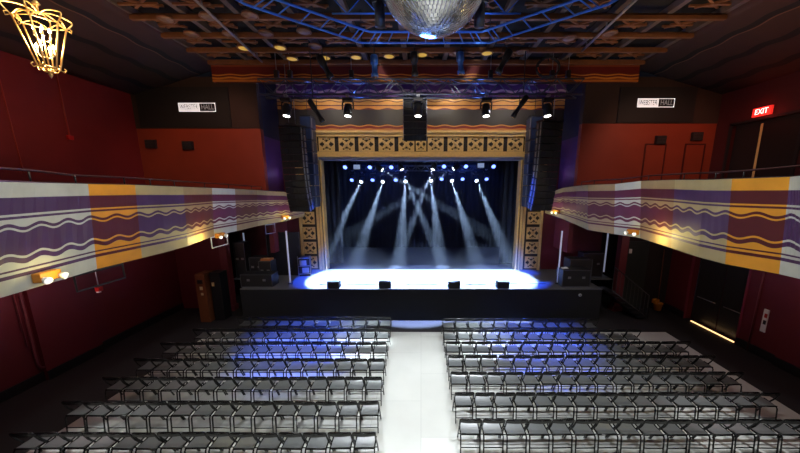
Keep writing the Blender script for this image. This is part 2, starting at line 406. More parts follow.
# ---- gold proscenium
pr = bpy.data.objects.new('trim_proscenium', None); C.objects.link(pr); pr['kind'] = 'structure'
m = MB()
for s_ in (-1, 1):
    m.span((s_*4.82, YP-.12, SZ), (s_*4.9, YP+.3, 6.88)); m.span((s_*4.96, YP-.18, SZ), (s_*5.04, YP, 7.1)); m.span((s_*5.1, YP-.1, SZ), (s_*5.22, YP, 7.1))
    m.span((s_*5.98, YP-.14, SZ), (s_*6.08, YP, 6.7))
m.span((-5.05, YP-.14, 7.95), (5.05, YP, 8.05)); m.span((-5.05, YP-.24, 8.11), (5.05, YP, 8.2)); m.span((-5.05, YP-.18, 8.05), (5.05, YP, 8.11))
m.span((-5.05, YP-.12, 7.10), (5.05, YP, 7.26)); m.span((-5.05, YP-.2, 7.0), (5.05, YP, 7.06))
m.span((-5.05, YP-.16, 7.06), (5.05, YP, 7.10))
for s_ in (-1, 1): m.span((s_*4.98, YP-.14, 7.1), (s_*5.08, YP, 8.1))
m.build('moulding', GOLD, pr)
m = MB(); m.span((-4.95, YP-.08, 6.86), (4.95, YP+.3, 7.0)); m.build('soffit', mat('soffit_grey', srgb(150, 150, 165), .5), pr)
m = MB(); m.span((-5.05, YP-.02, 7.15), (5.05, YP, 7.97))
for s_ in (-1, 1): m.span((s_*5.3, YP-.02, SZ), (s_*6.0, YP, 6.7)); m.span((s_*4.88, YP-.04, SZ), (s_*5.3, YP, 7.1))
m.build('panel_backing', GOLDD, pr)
def ornament(w_, h_, arrows_h=True):
    """a carved square: gold plate with stepped arrow cut-ins and round bosses"""
    m = MB(); m.k = 0
    m.box((0, -.03, 0), (w_, .04, h_)); m.box((0, -.055, h_*.46), (w_, .03, h_*.07)); m.box((0, -.055, -h_*.46), (w_, .03, h_*.07))
    m.k = 1
    for s_ in (-1, 1):
        for i, (dx, hh) in enumerate(((.40, .12), (.34, .22), (.27, .34), (.20, .16))):
            m.box((s_*w_*dx, -.054, 0), (w_*.075, .012, h_*hh))
        m.box((0, -.054, s_*h_*.27), (w_*.26, .012, h_*.07)); m.box((0, -.054, s_*h_*.2), (w_*.12, .012, h_*.07))
        for t_ in (-1, 1): m.box((s_*w_*.2, -.054, t_*h_*.34), (w_*.1, .012, h_*.1))
    m.k = 2
    for s_ in (-1, 1): m.lathe([(.0, .06), (.03, .05), (.045, .02), (.05, 0)], (0, -.05, s_*h_*.4), (0, -1, 0), 8)
    m.k = 0
    m.lathe([(.0, .06), (.04, .05), (.06, .02), (.07, 0)], (0, -.05, 0), (0, -1, 0), 8)
    for a in (1, -1): m.box((0, -.056, 0), (w_*.62, .02, .035), roty(a*pi/4))
    return m
first = None
for k in range(5):
    for s_ in (-1, 1):
        x = s_*(.70+k*.955)
        if first is None: first = ornament(.76, .66).build('carved_panel', [GOLD, GOLDD, CREAM], pr); o = first
        else: o = first.copy(); C.objects.link(o)
        o.location = (x, YP, 7.605)
m = ornament(.5, .62); o = m.build('centre_ornament', [GOLD, GOLDD, CREAM], pr); o.location = (0, YP, 7.605)
first = None
for s_ in (-1, 1):
    for k in range(7):
        if first is None: first = ornament(.62, .62).build('column_panel', [GOLD, GOLDD, CREAM], pr); o = first
        else: o = first.copy(); C.objects.link(o)
        o.location = (s_*5.65, YP, 1.78+k*.76)
# drapes inside the stage
def drape(name, x0, x1, y, z0, z1, label):
    m = MB(); n = max(8, int(abs(x1-x0)/.06))
    for i in range(n+1):
        x = x0+(x1-x0)*i/n; yo = .05*sin(i*1.3)
        m.v += [(x, y+yo, z0), (x, y+yo, z1)]
        if i: m.f.append([2*i-2, 2*i, 2*i+1, 2*i-1]); m.mi.append(0); m.smooth.append(True)
    o = m.build(name, CURT); so = o.modifiers.new('s', 'SOLIDIFY'); so.thickness = .02
    tag(o, label, 'curtain'); return o
drape('stage_drape', -5.9, -4.35, 16.6, SZ+.01, 8.6, 'narrow black stage drape just inside the left edge of the gold arch')
drape('stage_drape', 4.35, 5.9, 16.6, SZ+.01, 8.6, 'narrow black stage drape just inside the right edge of the gold arch')
o = drape('backdrop', -6.3, 6.3, 21.1, SZ+.01, 8.6, 'wide dark blue backdrop across the rear of the stage')
o.data.materials[0] = mat('blue_black_drape', srgb(7, 9, 22), .95, noise=.2)

# ================================================================= CHAIRS
def make_chair():
    """origin on the floor under the seat, +Y is where the sitter looks (towards stage)"""
    root = thing('folding_chair', (0, 0, 0), 'x', 'chair')
    hw = .224; r = .0175
    m = MB()  # continuous tube: front feet -> up and back -> top rail
    L_ = [(-hw, .20, .01), (-hw, .07, .30), (-hw, -.10, .58), (-hw, -.17, .745), (-hw+.012, -.18, .788), (-hw+.035, -.18, .795)]
    pts = L_+[(-x, y, z) for x, y, z in reversed(L_)]
    m.path(pts, r, 6); m.build('frame', TUBE, root)
    for s_ in (-1, 1):
        m = MB(); m.path([(s_*(hw-.02), .10, .45), (s_*(hw-.02), -.17, .42), (s_*(hw-.02), -.20, .38), (s_*(hw-.02), -.235, .01)], r*.9, 6); m.build('leg', TUBE, root)
    m = MB(); m.bar((-hw, .135, .155), (hw, .135, .155), .012, 5); m.build('stretcher', TUBE, root)
    m = MB(); m.bar((-hw+.03, -.222, .15), (hw-.03, -.222, .15), .012, 5); m.build('stretcher', TUBE, root)
    m = MB(); m.bar((-hw+.02, -.185, .435), (hw-.02, -.185, .435), .016, 6); m.build('seat_rail', TUBE, root)
    m = MB(); prof = []
    n = 7
    vs = []; fs = []
    for i in range(n):
        y = -.17+.38*i/(n-1); z = .455-.012*sin(pi*i/(n-1)) + (.008 if i == n-1 else 0)
        wd = .185+(.01 if i > 1 else 0)
        vs += [(-wd, y, z), (wd, y, z), (wd, y, z-.025), (-wd, y, z-.025)]
    for i in range(n-1):
        for j in range(4): fs.append((4*i+j, 4*i+(j+1) % 4, 4*i+4+(j+1) % 4, 4*i+4+j))
    fs += [(0, 1, 2, 3), (4*n-4, 4*n-3, 4*n-2, 4*n-1)]
    m.add(vs, fs); m.build('seat', SEAT, root)
    m = MB(); vs = []; fs = []; n = 7
    for i in range(n):
        x = -hw+.012+(2*hw-.024)*i/(n-1); yo = -.022*sin(pi*i/(n-1))
        vs += [(x, -.165+yo, .715), (x, -.177+yo, .785), (x, -.19+yo, .785), (x, -.178+yo, .715)]
    for i in range(n-1):
        for j in range(4): fs.append((4*i+j, 4*i+(j+1) % 4, 4*i+4+(j+1) % 4, 4*i+4+j))
    fs += [(0, 1, 2, 3), (4*n-4, 4*n-3, 4*n-2, 4*n-1)]
    m.add(vs, fs); m.build('backrest', TUBE, root)
    return root
chair0 = make_chair(); used = False
ORD = 'first second third fourth fifth sixth seventh eighth ninth tenth eleventh twelfth thirteenth fourteenth fifteenth sixteenth seventeenth'.split()
ROWN = ['front row by the stage', 'second row', 'third row', 'fourth row', 'fifth row', 'sixth row', 'seventh row, nearest the camera']
rowsL = [(-1.12, 10.74, 12), (-1.10, 9.78, 14), (-1.08, 8.84, 15), (-1.04, 7.92, 15), (-1.0, 7.06, 15), (-.96, 6.15, 15), (-.90, 5.25, 15)]
rowsR = [(.79, 10.58, 12), (.77, 9.71, 14), (.78, 8.89, 16), (.78, 8.08, 16), (.78, 7.28, 16), (.79, 6.46, 16), (.81, 5.60, 17)]
SP = .4855
for side, rows, sname in ((-1, rowsL, 'left'), (1, rowsR, 'right')):
    for ri, (xe, yr, n) in enumerate(rows):
        sp = (8.20-abs(xe))/15 if side < 0 and ri in (2, 3, 4, 5) else SP
        for k in range(n):
            if not used: c = chair0; used = True
            else: c = copy_tree(chair0)
            c.location = (xe+side*((k+.5)*sp), yr+.18+random.uniform(-.012, .012), 0)
            c.rotation_euler = (0, 0, random.uniform(-.03, .03))
            rown, _, extra = ROWN[ri].partition(', ')
            c['label'] = f"black folding chair, {ORD[k]} out from the aisle, {rown}, {sname} block"
            c['group'] = f"folding chairs in the {sname} block"

# ================================================================= RIGGING
def box_truss(name, x0, x1, y, z0, z1, dy, step, label, m1=TRUSSM):
    t = thing(name, ((x0+x1)/2, y, z0), label, 'truss'); cx = (x0+x1)/2; h = z1-z0; L_ = (x1-x0)/2
    for zz in (0, h):
        for yy_ in (-dy/2, dy/2):
            m = MB(); m.bar((-L_, yy_, zz), (L_, yy_, zz), .034, 8); m.build('chord', m1, t)
    n = int((x1-x0)/step); m = MB()
    for i in range(n):
        a = -L_+i*step; b = a+step
        for yy_ in (-dy/2, dy/2):
            if i % 2: m.bar((a, yy_, 0), (b, yy_, h), .02, 5)
            else: m.bar((a, yy_, h), (b, yy_, 0), .02, 5)
            if i % 4 == 0: m.bar((a, yy_, 0), (a, yy_, h), .014, 5)
        for zz in (0, h): m.bar((a, -dy/2, zz), (b, dy/2, zz), .012, 5)
    m.build('lattice', m1, t)
    return t
ft = box_truss('stage_truss', -6.0, 6.0, 12.4, 8.97, 9.5, .5, .5, 'long black lattice truss hanging in front of the striped frieze')
box_truss('stage_truss', -3.9, 3.9, 17.65, 7.0, 7.3, .3, .3, 'short lattice truss carrying the upper row of stage lights')
box_truss('stage_truss', -3.9, 3.9, 19.85, 6.6, 6.9, .3, .3, 'rear lattice truss carrying the lower row of stage lights')
# drop lines for trusses
def hoist(x, y, z0, z1, label):
    t = thing('chain_hoist', (x, y, z0), label, 'hoist', 'chain hoists over the trusses')
    m = MB(); m.bar((0, 0, .35), (0, 0, z1-z0), .012, 5); m.build('chain', STEEL, t)
    m = MB(); m.box((0, 0, .2), (.16, .16, .28)); m.build('motor', BLACK, t, .02)
    m = MB(); m.path([(0, 0, .06), (.03, 0, .03), (0, 0, 0), (-.03, 0, .03)], .01, 5); m.build('hook', STEEL, t)
for x, d in ((-5.4, 'above the left end'), (-4.9, 'beside the left end'), (-2.6, 'left of centre'), (2.6, 'right of centre'), (4.9, 'beside the right end'), (5.5, 'above the right end')):
    hoist(x, 12.4, 9.53, ZC+.3, f'black chain hoist {d} of the front truss')
# blue octagonal ring truss
RZ = 9.4
t = thing('ring_truss', (0, 0, RZ), 'large blue octagonal ladder truss hung flat under the ceiling', 'truss')
cx_, cy_ = .12, 5.6
outer = [(1.72, 9.07), (3.85, 7.3), (4.6, 5.6), (3.9, 3.6), (1.7, 2.1)]
inner = [(1.40, 8.48), (3.35, 6.95), (4.05, 5.5), (3.35, 3.9), (1.35, 2.6)]
outer = outer+[(-x, y) for x, y in reversed(outer)]; inner = inner+[(-x, y) for x, y in reversed(inner)]
OUT = [Vector((x+cx_, y, 0)) for x, y in outer]; INN = [Vector((x+cx_, y, 0)) for x, y in inner]
m = MB(); m.path(OUT, .028, 8, closed=True); m.build('outer_chord', BLUETR, t)
m = MB(); m.path(INN, .028, 8, closed=True); m.build('inner_chord', BLUETR, t)
m = MB()
for i in range(len(OUT)):
    a, b, c, d = OUT[i], OUT[(i+1) % 10], INN[i], INN[(i+1) % 10]
    n = max(4, int((b-a).length/.55))
    for j in range(n+1):
        f = .06+.88*j/n; m = MB(); m.bar(a.lerp(b, f), c.lerp(d, f), .016, 6); m.build('rung', BLUETR, t)
        if j in (0, n): f2 = f+(.05 if j == 0 else -.05); m = MB(); m.bar(a.lerp(b, f2), c.lerp(d, f2), .016, 6); m.build('rung', BLUETR, t)
for i in (0, 2, 4, 5, 7, 9): m = MB(); m.bar(OUT[i], OUT[i]+Vector((0, 0, ZC-RZ)), .012, 5); m.build('hanging_cable', BLACK, t)
# short inner blue truss pieces behind the ball (vertical ladder frames)
for x, lab in ((-1.35, 'left'), (1.6, 'right')):
    t = thing('ladder_frame', (x, 7.9, RZ+.12), f'small blue ladder frame {lab} of the mirror ball inside the ring', 'truss')
    m = MB()
    m.bar((-.7, 0, 0), (.7, 0, 0), .02); m.bar((-.7, 0, .35), (.7, 0, .35), .02); m.build('chord', BLUETR, t)
    m = MB()
    for i in range(4): m.bar((-.7+i*.35, 0, .0 if i % 2 else .35), (-.35+i*.35, 0, .35 if i % 2 else 0), .014)
    m.build('lattice', BLUETR, t)
    m = MB()
    for q in (-.5, .5): m.bar((q, 0, .35), (q, 0, ZC-RZ+.1), .015)
    m.build('hanging_rod', BLACK, t)
# dark motor clusters near ring
for x, y, lab in ((-.95, 7.9, 'left'), (1.35, 7.9, 'right')):
    t = thing('motor_cluster', (x, y, 9.15), f'black winch drum hanging just {lab} of the mirror ball', 'winch')
    m = MB(); m.lathe([(.12, 0), (.12, .5)], (0, 0, .1), n=12); m.build('drum', BLACK, t)
    m = MB(); m.box((0, 0, .7), (.34, .2, .3)); m.build('motor', BLACK, t, .02)
    m = MB(); m.bar((-.1, 0, .8), (-.1, 0, ZC-9.15+.1), .02); m.bar((.1, 0, .8), (.1, 0, ZC-9.15+.1), .02); m.build('hanging_rod', BLACK, t)
# mirror ball
bc = Vector((.20, 5.5, 8.91)); BRAD = .87
t = thing('mirror_ball', tuple(bc), 'large mirror ball hanging from the middle of the ceiling', 'mirror ball')
m = MB(); rows_ = 46
MIR = bpy.data.materials.new('mirror_tile'); MIR.use_nodes = True; b_ = MIR.node_tree.nodes['Principled BSDF']
b_.inputs['Metallic'].default_value = 1; b_.inputs['Roughness'].default_value = .24; b_.inputs['Base Color'].default_value = (.92, .92, .92, 1)
rr = random.Random(5)
for i in range(rows_):
    th0 = pi*i/rows_; th1 = pi*(i+1)/rows_; thm = (th0+th1)/2
    n = max(4, int(2*rows_*sin(thm)))
    for j in range(n):
        p0 = 2*pi*j/n+.02; p1 = 2*pi*(j+1)/n-.02; pm = (p0+p1)/2
        nrm = Vector((sin(thm)*cos(pm), sin(thm)*sin(pm), cos(thm)))
        wob = Vector((rr.gauss(0, .03), rr.gauss(0, .03), rr.gauss(0, .03)))
        nn = (nrm+wob).normalized(); c = nrm*BRAD
        u = nn.cross(Vector((0, 0, 1)))
        if u.length < 1e-3: u = Vector((1, 0, 0))
        u.normalize(); v = nn.cross(u); hw_ = BRAD*sin(thm)*(p1-p0)/2; hh_ = BRAD*(pi/rows_)/2*.93
        q = [c-u*hw_-v*hh_, c+u*hw_-v*hh_, c+u*hw_+v*hh_, c-u*hw_+v*hh_]
        m.add(q+[x-nn*.012 for x in q], [(0, 1, 2, 3), (7, 6, 5, 4), (0, 4, 5, 1), (1, 5, 6, 2), (2, 6, 7, 3), (3, 7, 4, 0)])
m.build('mirror_tiles', MIR, t)
m = MB(); m.lathe([(.0, -BRAD*.985)]+[(BRAD*.985*sin(pi*i/24), -BRAD*.985*cos(pi*i/24)) for i in range(1, 24)]+[(0, BRAD*.985)], n=32); m.build('core', mat('ball_core', (.05, .05, .06), .4, noise=0), t)
m = MB(); m.lathe([(.09, BRAD-.02), (.09, BRAD+.12), (.02, BRAD+.16), (.015, BRAD+.3)], n=12); m.bar((0, 0, BRAD+.2), (0, 0, 1.9), .02); m.build('hanging_fitting', STEEL, t)
m = MB(); m.lathe([(.0, -BRAD-.03), (.03, -BRAD-.01), (.045, -BRAD+.02)], n=10); m.build('bottom_cap', BLACK, t)

# fixtures -----------------------------------------------------------
def moving_head(loc, aim, lens, label, cat='stage light', group=None, scale=1, name='moving_head_light'):
    """hung from above at loc (clamp point); aim = world direction of head"""
    t = thing(name, loc, label, cat, group); t.scale = (scale,)*3
    m = MB(); m.bar((0, 0, 0), (0, 0, -.1), .02); m.box((0, 0, -.02), (.1, .12, .06)); m.build('clamp', STEEL, t)
    m = MB(); m.box((0, 0, -.14), (.3, .22, .09)); m.build('base', BLACK, t, .015)
    d = Vector(aim).normalized(); h = Vector((d.x, d.y, 0)); yaw = atan2(d.y, d.x) if h.length > .05 else -pi/2
    s_ = Vector((-sin(yaw), cos(yaw), 0))
    pv = Vector((0, 0, -.42))
    m = MB()
    for q in (-1, 1): m.path([Vector((0, 0, -.18))+s_*q*.1, Vector((0, 0, -.22))+s_*q*.17, pv+s_*q*.17], .025, 5)
    m.build('yoke', BLACK, t)
    m = MB(); m.lathe([(.05, -.17), (.1, -.16), (.125, -.05), (.13, .1), (.12, .18), (.1, .185)], pv, d, 16); m.build('head', DARKPL, t)
    m = MB(); m.lathe([(0, .2), (.06, .198), (.1, .187)], pv, d, 16); m.build('lens', lens, t)
    return t, Vector(loc)+(pv+d*.22)*scale
def spot(name, loc, target, energy, ang, col, blend=.3, size=.03):
    l = bpy.data.lights.new(name, 'SPOT'); l.energy = energy; l.spot_size = radians(ang); l.spot_blend = blend; l.color = col; l.shadow_soft_size = size
    o = bpy.data.objects.new(name, l); C.objects.link(o); o.location = loc
    o.rotation_euler = (Vector(target)-Vector(loc)).to_track_quat('-Z', 'Y').to_euler(); return o
def point(name, loc, energy, col, size=.1):
    l = bpy.data.lights.new(name, 'POINT'); l.energy = energy; l.color = col; l.shadow_soft_size = size
    o = bpy.data.objects.new(name, l); C.objects.link(o); o.location = loc; return o

# front-of-house heads below the front truss pointing at the audience
FOH = [(285, 'under the left end of the front truss'), (347, 'second from the left under the front truss'), (418, 'under the middle of the front truss'), (487, 'fourth from the left under the front truss'), (549, 'under the right end of the front truss')]
for i, (px, lb) in enumerate(FOH):
    p = at_y(px, 107, 12.0); loc = Vector((p.x, 12.15, 8.95))
    aim = Vector((p.x*.1, -1.6, -8.4))
    t, lp = moving_head(loc, aim, GLOWW, f'black wash light with glowing white lens {lb}', group='wash lights under the front truss', scale=1.25, name='wash_light')
# blue stage heads and white beam heads
BEAMC = (.42, .62, 1)
def head(px, py, y, col, i, desc, tgt=None, e=0, ang=7.5):
    p = at_y(px, py, y)
    if tgt is None:
        aim = Vector((p.x*.05, -6, -4.5))
    else: aim = Vector(tgt)-p
    d = aim.normalized()
    loc = p-(Vector((0, 0, -.42))+d*.2)*1.15
    t, lp = moving_head(loc, aim, GLOWB if col == 'b' else GLOWBW, desc, group='blue heads over the stage' if col == 'b' else 'beam lights over the stage', scale=1.15)
    if e: spot('beam_spot', lp+d*.02, lp+aim, e, ang, BEAMC, .45, .05)
    return p
UP, LO = 17.4, 19.6
bu = [345, 369.8, 391.2, 444, 466, 493.7]; bl = [351.7, 372.5, 395.7, 441.7, 462.7, 486.7]
for i, px in enumerate(bu): head(px, 167.5 if i < 3 else 166.7, UP, 'b', i, f'blue-lit stage light, {ORD[i]} from the left in the upper row')
for i, px in enumerate(bl): head(px, 180.3 if i < 3 else 179.3, LO, 'b', i, f'blue-lit stage light, {ORD[i]} from the left in the lower row')
def fl(px, py=279, z=SZ): return at_z(px, py, z)
BE_ = 60000
lowb = [(361, 182, 314), (382.7, 182, 350), (405.5, 181.7, 398), (431, 181, 443), (452, 181, 482), (476.7, 181, 517)]
for i, (px, py, tx) in enumerate(lowb): head(px, py, LO, 'w', i, f'white beam light, {ORD[i]} from the left in the lower row', fl(tx), BE_)
upb = [(382.6, 170, (540, 256), 1300), (402, 170, (443, 257), 2400), (432.7, 169.7, (395, 257), 2400), (453, 169, (300, 256), 1300)]
for i, (px, py, tp, e) in enumerate(upb): head(px, py, UP, 'w', i, f'white beam light, {ORD[i]} from the left in the upper row', at_z(tp[0], tp[1]+10, SZ), e*26)
# grey strobe panels
for px, py, lb in ((357, 167, 'left'), (480.7, 165.5, 'right')):
    p = at_y(px, py, UP)
    t = thing('strobe_panel', (p.x, p.y, p.z-.15), f'pale grey strobe panel hanging on the {lb} of the upper light row', 'stage light')
    m = MB(); m.box((0, 0, .15), (.42, .1, .3)); m.build('housing', BLACK, t, .01)
    m = MB(); m.box((0, -.055, .15), (.36, .012, .24)); m.build('lens', mat('strobe_face', (.5, .55, .65), .4, emit=(.5, .65, 1), es=.35, noise=0), t)
    m = MB(); m.bar((0, 0, .3), (0, 0, .42), .015); m.build('bracket', STEEL, t)
# ellipsoidal profile lights on top of / under truss
def profile_light(a, b, label, m1=DARKPL, r=.09, hang=.2, up=True):
    a, b = Vector(a), Vector(b)
    t = thing('profile_light', tuple(a), label, 'stage light', 'profile lights around the front truss'); d = (b-a); L_ = d.length; dn = d.normalized()
    m = MB(); m.lathe([(r*.7, 0), (r, .03), (r, L_*.4), (r*.72, L_*.45), (r*.72, L_*.8), (r*.95, L_*.85), (r*.95, L_)], (0, 0, 0), dn, 12); m.build('barrel', m1, t)
    m = MB(); m.lathe([(0, L_+.004), (r*.85, L_+.003)], (0, 0, 0), dn, 12); m.build('lens', mat('glass_dark', (.05, .07, .12), .1, noise=0), t)
    mid = dn*L_*.3; m = MB()
    m.path([mid+Vector((-r-.02, 0, 0)), mid+Vector((-r-.02, 0, hang)), mid+Vector((r+.02, 0, hang)), mid+Vector((r+.02, 0, 0))], .014, 5); m.build('yoke', BLACK, t); m = MB(); m.bar(mid+Vector((0, 0, hang)), Vector((mid.x, mid.y, max(hang+.12, ZC-.03-a.z if up else 0))), .018); m.build('hanging_rod', BLACK, t)
yt = 11.5
for (a, b, lb) in [((319, 56), (331, 78), 'tilted black profile light standing left of centre above the front truss'),
                   ((374, 55), (375, 77), 'upright blue-lit profile light above the front truss, left of the mirror ball'),
                   ((414, 52), (415, 76), 'upright dark profile light above the middle of the front truss'),
                   ((460, 52), (461, 74), 'upright blue-lit profile light above the front truss, right of the mirror ball'),
                   ((510, 50), (498, 73), 'tilted black profile light right of centre above the front truss')]:
    profile_light(at_y(*a, yt), at_y(*b, yt), lb, mat('blue_lit_housing', (.03, .12, .42), .4) if 'blue' in lb else DARKPL, r=.13, hang=.25)  # blue light on these housings is put into their colour
for (a, b, lb) in [((309, 100), (323, 122), 'slim black profile light slanting down below the left part of the front truss'),
                   ((527, 96), (513, 117), 'slim black profile light slanting down below the right part of the front truss')]:
    profile_light(at_y(*a, yt), at_y(*b, yt), lb, DARKPL, r=.1, hang=.3)
# cable bundle with orange loops at the right
t = thing('cable_bundle', tuple(at_y(548, 67.5, 11.9)), 'tangle of black and orange cables coiled above the right end of the front truss', 'cable')
m1, m2 = MB(), MB()
for k in range(9):
    mm = m2 if k in (2, 6) else m1
    R_ = .28+.05*random.random(); ph = random.random()*6; tl = random.uniform(-.6, .6)
    pts = [Vector((R_*cos(a+ph)*1.3, tl*R_*sin(a+ph)*.6, R_*sin(a+ph))) for a in [i*pi/8 for i in range(11 if k not in (2, 6) else 5)]]
    mm.path(pts, .022, 5)
m1.bar((0, 0, .2), (0, 0, .6), .02)
m1.build('black_cable', RUBBER, t); m2.build('orange_cable', mat('orange_cable', srgb(220, 80, 40), .5), t)

# line arrays ----------------------------------------------------------
def line_array(name, px_t, px_b, py_t, py_b, Y, n, wid, yaw, label, curve=.9, grp=None, dep=.5):
    a = at_y(px_t, py_t, Y); b = at_y(px_b, py_b, Y)
    t = thing(name, (a.x, Y, a.z), label, 'loudspeaker', grp); t.rotation_euler = (0, 0, yaw)
    H_ = a.z-b.z; h = H_/n; z = 0; y = 0
    for i in range(n):
        f = i/(n-1); ang = radians(1+ (14*curve)*f*f)
        R_ = rotx(ang)   # front (-y) tips down... top leans forward
        c = Vector(((b.x-a.x)*f*.0, y+.0, z-h/2)); hh = h*.92
        m = MB()
        W, D = wid/2, dep
        # trapezoid cabinet: front wide, rear narrower
        vs = []
        for zz, q in ((-hh/2, .8), (hh/2, .8)):
            vs += [(-W, 0, zz), (W, 0, zz), (W*.8, D, zz*.8), (-W*.8, D, zz*.8)]
        m.add([R_ @ Vector(v)+c for v in vs], [(0, 1, 2, 3), (4, 5, 6, 7), (0, 1, 5, 4), (1, 2, 6, 5), (2, 3, 7, 6), (3, 0, 4, 7)])
        cab = m.build('cabinet', DARKPL, t)
        m = MB()
        for s_ in (-1, 1): m.box(R_ @ Vector((s_*W*.58, -.008, 0))+c, (W*.74, .016, hh*.86), R_)
        m.box(R_ @ Vector((0, -.005, 0))+c, (W*.28, .012, hh*.7), R_)
        m.build('grille', GRILLE, cab)
        for s_ in (-1, 1):
            m = MB(); m.box(R_ @ Vector((s_*(W+.008), .06, 0))+c, (.02, .04, hh*.95), R_); m.build('rigging_link', STEEL, cab)
            m = MB(); m.box(R_ @ Vector((s_*W*.93, .3, 0))+c, (.03, .05, hh*.9), R_); m.build('rigging_link', STEEL, cab)
        y += math.sin(ang)*h; z -= math.cos(ang)*h
    m = MB(); m.box((0, .2, .05), (wid*.95, .5, .07)); m.box((0, .2, .12), (.08, .7, .08)); m.build('flying_frame', BLACK, t)
    m = MB(); m.bar((0, 0, .1), (0, 0, ZC-a.z+.2), .014); m.bar((0, .4, .1), (0, .4, ZC-a.z+.2), .014); m.build('hanging_cable', STEEL, t)
line_array('line_array', 289, 297, 127, 213, 12.7, 13, .98, radians(-16), 'tall curved black line array hanging left of the stage arch', grp='line arrays')
line_array('line_array', 553, 545, 122, 212, 12.7, 13, .98, radians(16), 'tall curved black line array hanging right of the stage arch', grp='line arrays')
line_array('line_array', 415, 415, 95, 141, 12.9, 7, .92, 0, 'short black line array hanging in the centre over the arch', curve=.3, grp='line arrays')
# slim sub arrays behind the mains
for px, lb, s_ in ((307.5, 'left', -1), (534.5, 'right', 1)):
    a = at_y(px, 118, 14.35); b = at_y(px, 207, 14.35); H_ = a.z-b.z
    t = thing('subwoofer_array', (a.x, 14.35, b.z), f'dark blue-lit column of hung subwoofers between the {lb} line array and the gold arch', 'loudspeaker')
    n = 8
    for i in range(n):
        m = MB(); m.box((0, 0, (i+.5)*H_/n), (.46, .7, H_/n*.95)); cb = m.build('cabinet', mat('blue_lit_cabinet', (.02, .03, .07), .35), t, .015)  # bluish cabinet colour stands in for blue light falling on it
        m = MB(); m.box((-s_*.235, -.2, (i+.5)*H_/n), (.02, .06, H_/n*.8)); m.build('side_hardware', STEEL, cb)
    m = MB(); m.box((0, 0, H_+.04), (.44, .6, .07)); m.bar((0, 0, H_), (0, 0, 11-b.z), .014); m.build('flying_frame', BLACK, t)

# ================================================================= THINGS ON WALLS
def emer(px, py, Y_or, side, label, n=2):
    p = Vector(Y_or)
    t = thing('emergency_light', tuple(p), label, 'emergency light', 'twin emergency lights on the balcony fronts'); t.rotation_euler = (0, 0, side)
    m = MB(); m.box((0, -.06, 0), (.34, .12, .15)); m.build('housing', AMBER, t, .01)
    for s_ in (-1, 1):
        m = MB(); m.lathe([(.03, 0), (.06, .06), (.06, .09)], (s_*.12, -.12, -.02), (s_*.3, -1, -.4), 12); h = m.build('lamp_head', WHITE, t)
        m = MB(); m.lathe([(0, .1), (.055, .092)], (s_*.12, -.12, -.02), (s_*.3, -1, -.4), 12); m.build('lens', mat('warm_lens', (1, 1, .9), .3, emit=(1, .93, .8), es=1.2, noise=0), h)
def on_fascia(B, T, px, py):
    best = None
    for i in range(len(B)-1):
        for j in range(21):
            f = j/20; b = B[i].lerp(B[i+1], f); t = T[i].lerp(T[i+1], f)
            for k in range(21):
                p = b.lerp(t, k/20); dx, dy, dz = p.x, p.y*cos(PITCH)-(p.z-EYE)*sin(PITCH), p.y*sin(PITCH)+(p.z-EYE)*cos(PITCH)
                if dy < .1: continue
                u, v = PX0+FPX*dx/dy, PY0-FPX*dz/dy; e = (u-px)**2+(v-py)**2
                if best is None or e < best[0]: best = (e, p, B[i+1]-B[i])
    d = best[2]; return best[1], atan2(d.y, d.x)
for px, py, B, T, lb in ((41, 278, BL, TL, 'large twin-head emergency light on the nearest end of the left balcony front'), (218, 236, BL, TL, 'twin-head emergency light at the bend of the left balcony front'), (284, 217, BL, TL, 'small twin-head emergency light on the left balcony beside the line array'),
                         (634, 233, BR, TR, 'twin-head emergency light at the bend of the right balcony front'), (557, 212, BR, TR, 'small twin-head emergency light on the right balcony beside the line array')):
    p, a = on_fascia(B, T, px, py)
    rot = a if B is BL else a
    nx = Vector((sin(rot), -cos(rot), 0))
    if (nx.x*p.x) > 0: rot += pi; nx = -nx
    p = p+nx*.02
    big = px in (218, 634)
    point('emergency_glow', p+nx*(.55 if big else .35)+Vector((0, -1.1 if big else 0, .02)), 26 if big else 6, (1, .8, .3), .06)
    emer(px, py, p, rot, lb)
# hanging steel hoops under the balcony lips
def hoop(B, T, px, py, w_, h_, label, m_):
    p, a = on_fascia(B, T, px, py); nx = Vector((cos(a), sin(a), 0))
    t = thing('hanging_hoop', (p.x, p.y, ZB), label, 'bracket')
    m = MB(); q = [nx*-w_/2, nx*-w_/2+Vector((0, 0, -h_)), nx*w_/2+Vector((0, 0, -h_)), nx*w_/2]; m.path(q, .02, 5); m.bar(q[0]+Vector((0, 0, -.03)), q[3]+Vector((0, 0, -.03)), .02, 5)
    m.build('loop', m_, t)
hoop(BL, TL, 100, 267, .9, .33, 'dark rectangular metal hoop hanging under the yellow section of the left balcony', BLACK)
hoop(BL, TL, 219, 234, .75, .38, 'pale rectangular metal hoop under the bend of the left balcony', WHITE)
hoop(BL, TL, 270, 223, .45, .42, 'small rectangular metal hoop under the far end of the left balcony', STEEL)

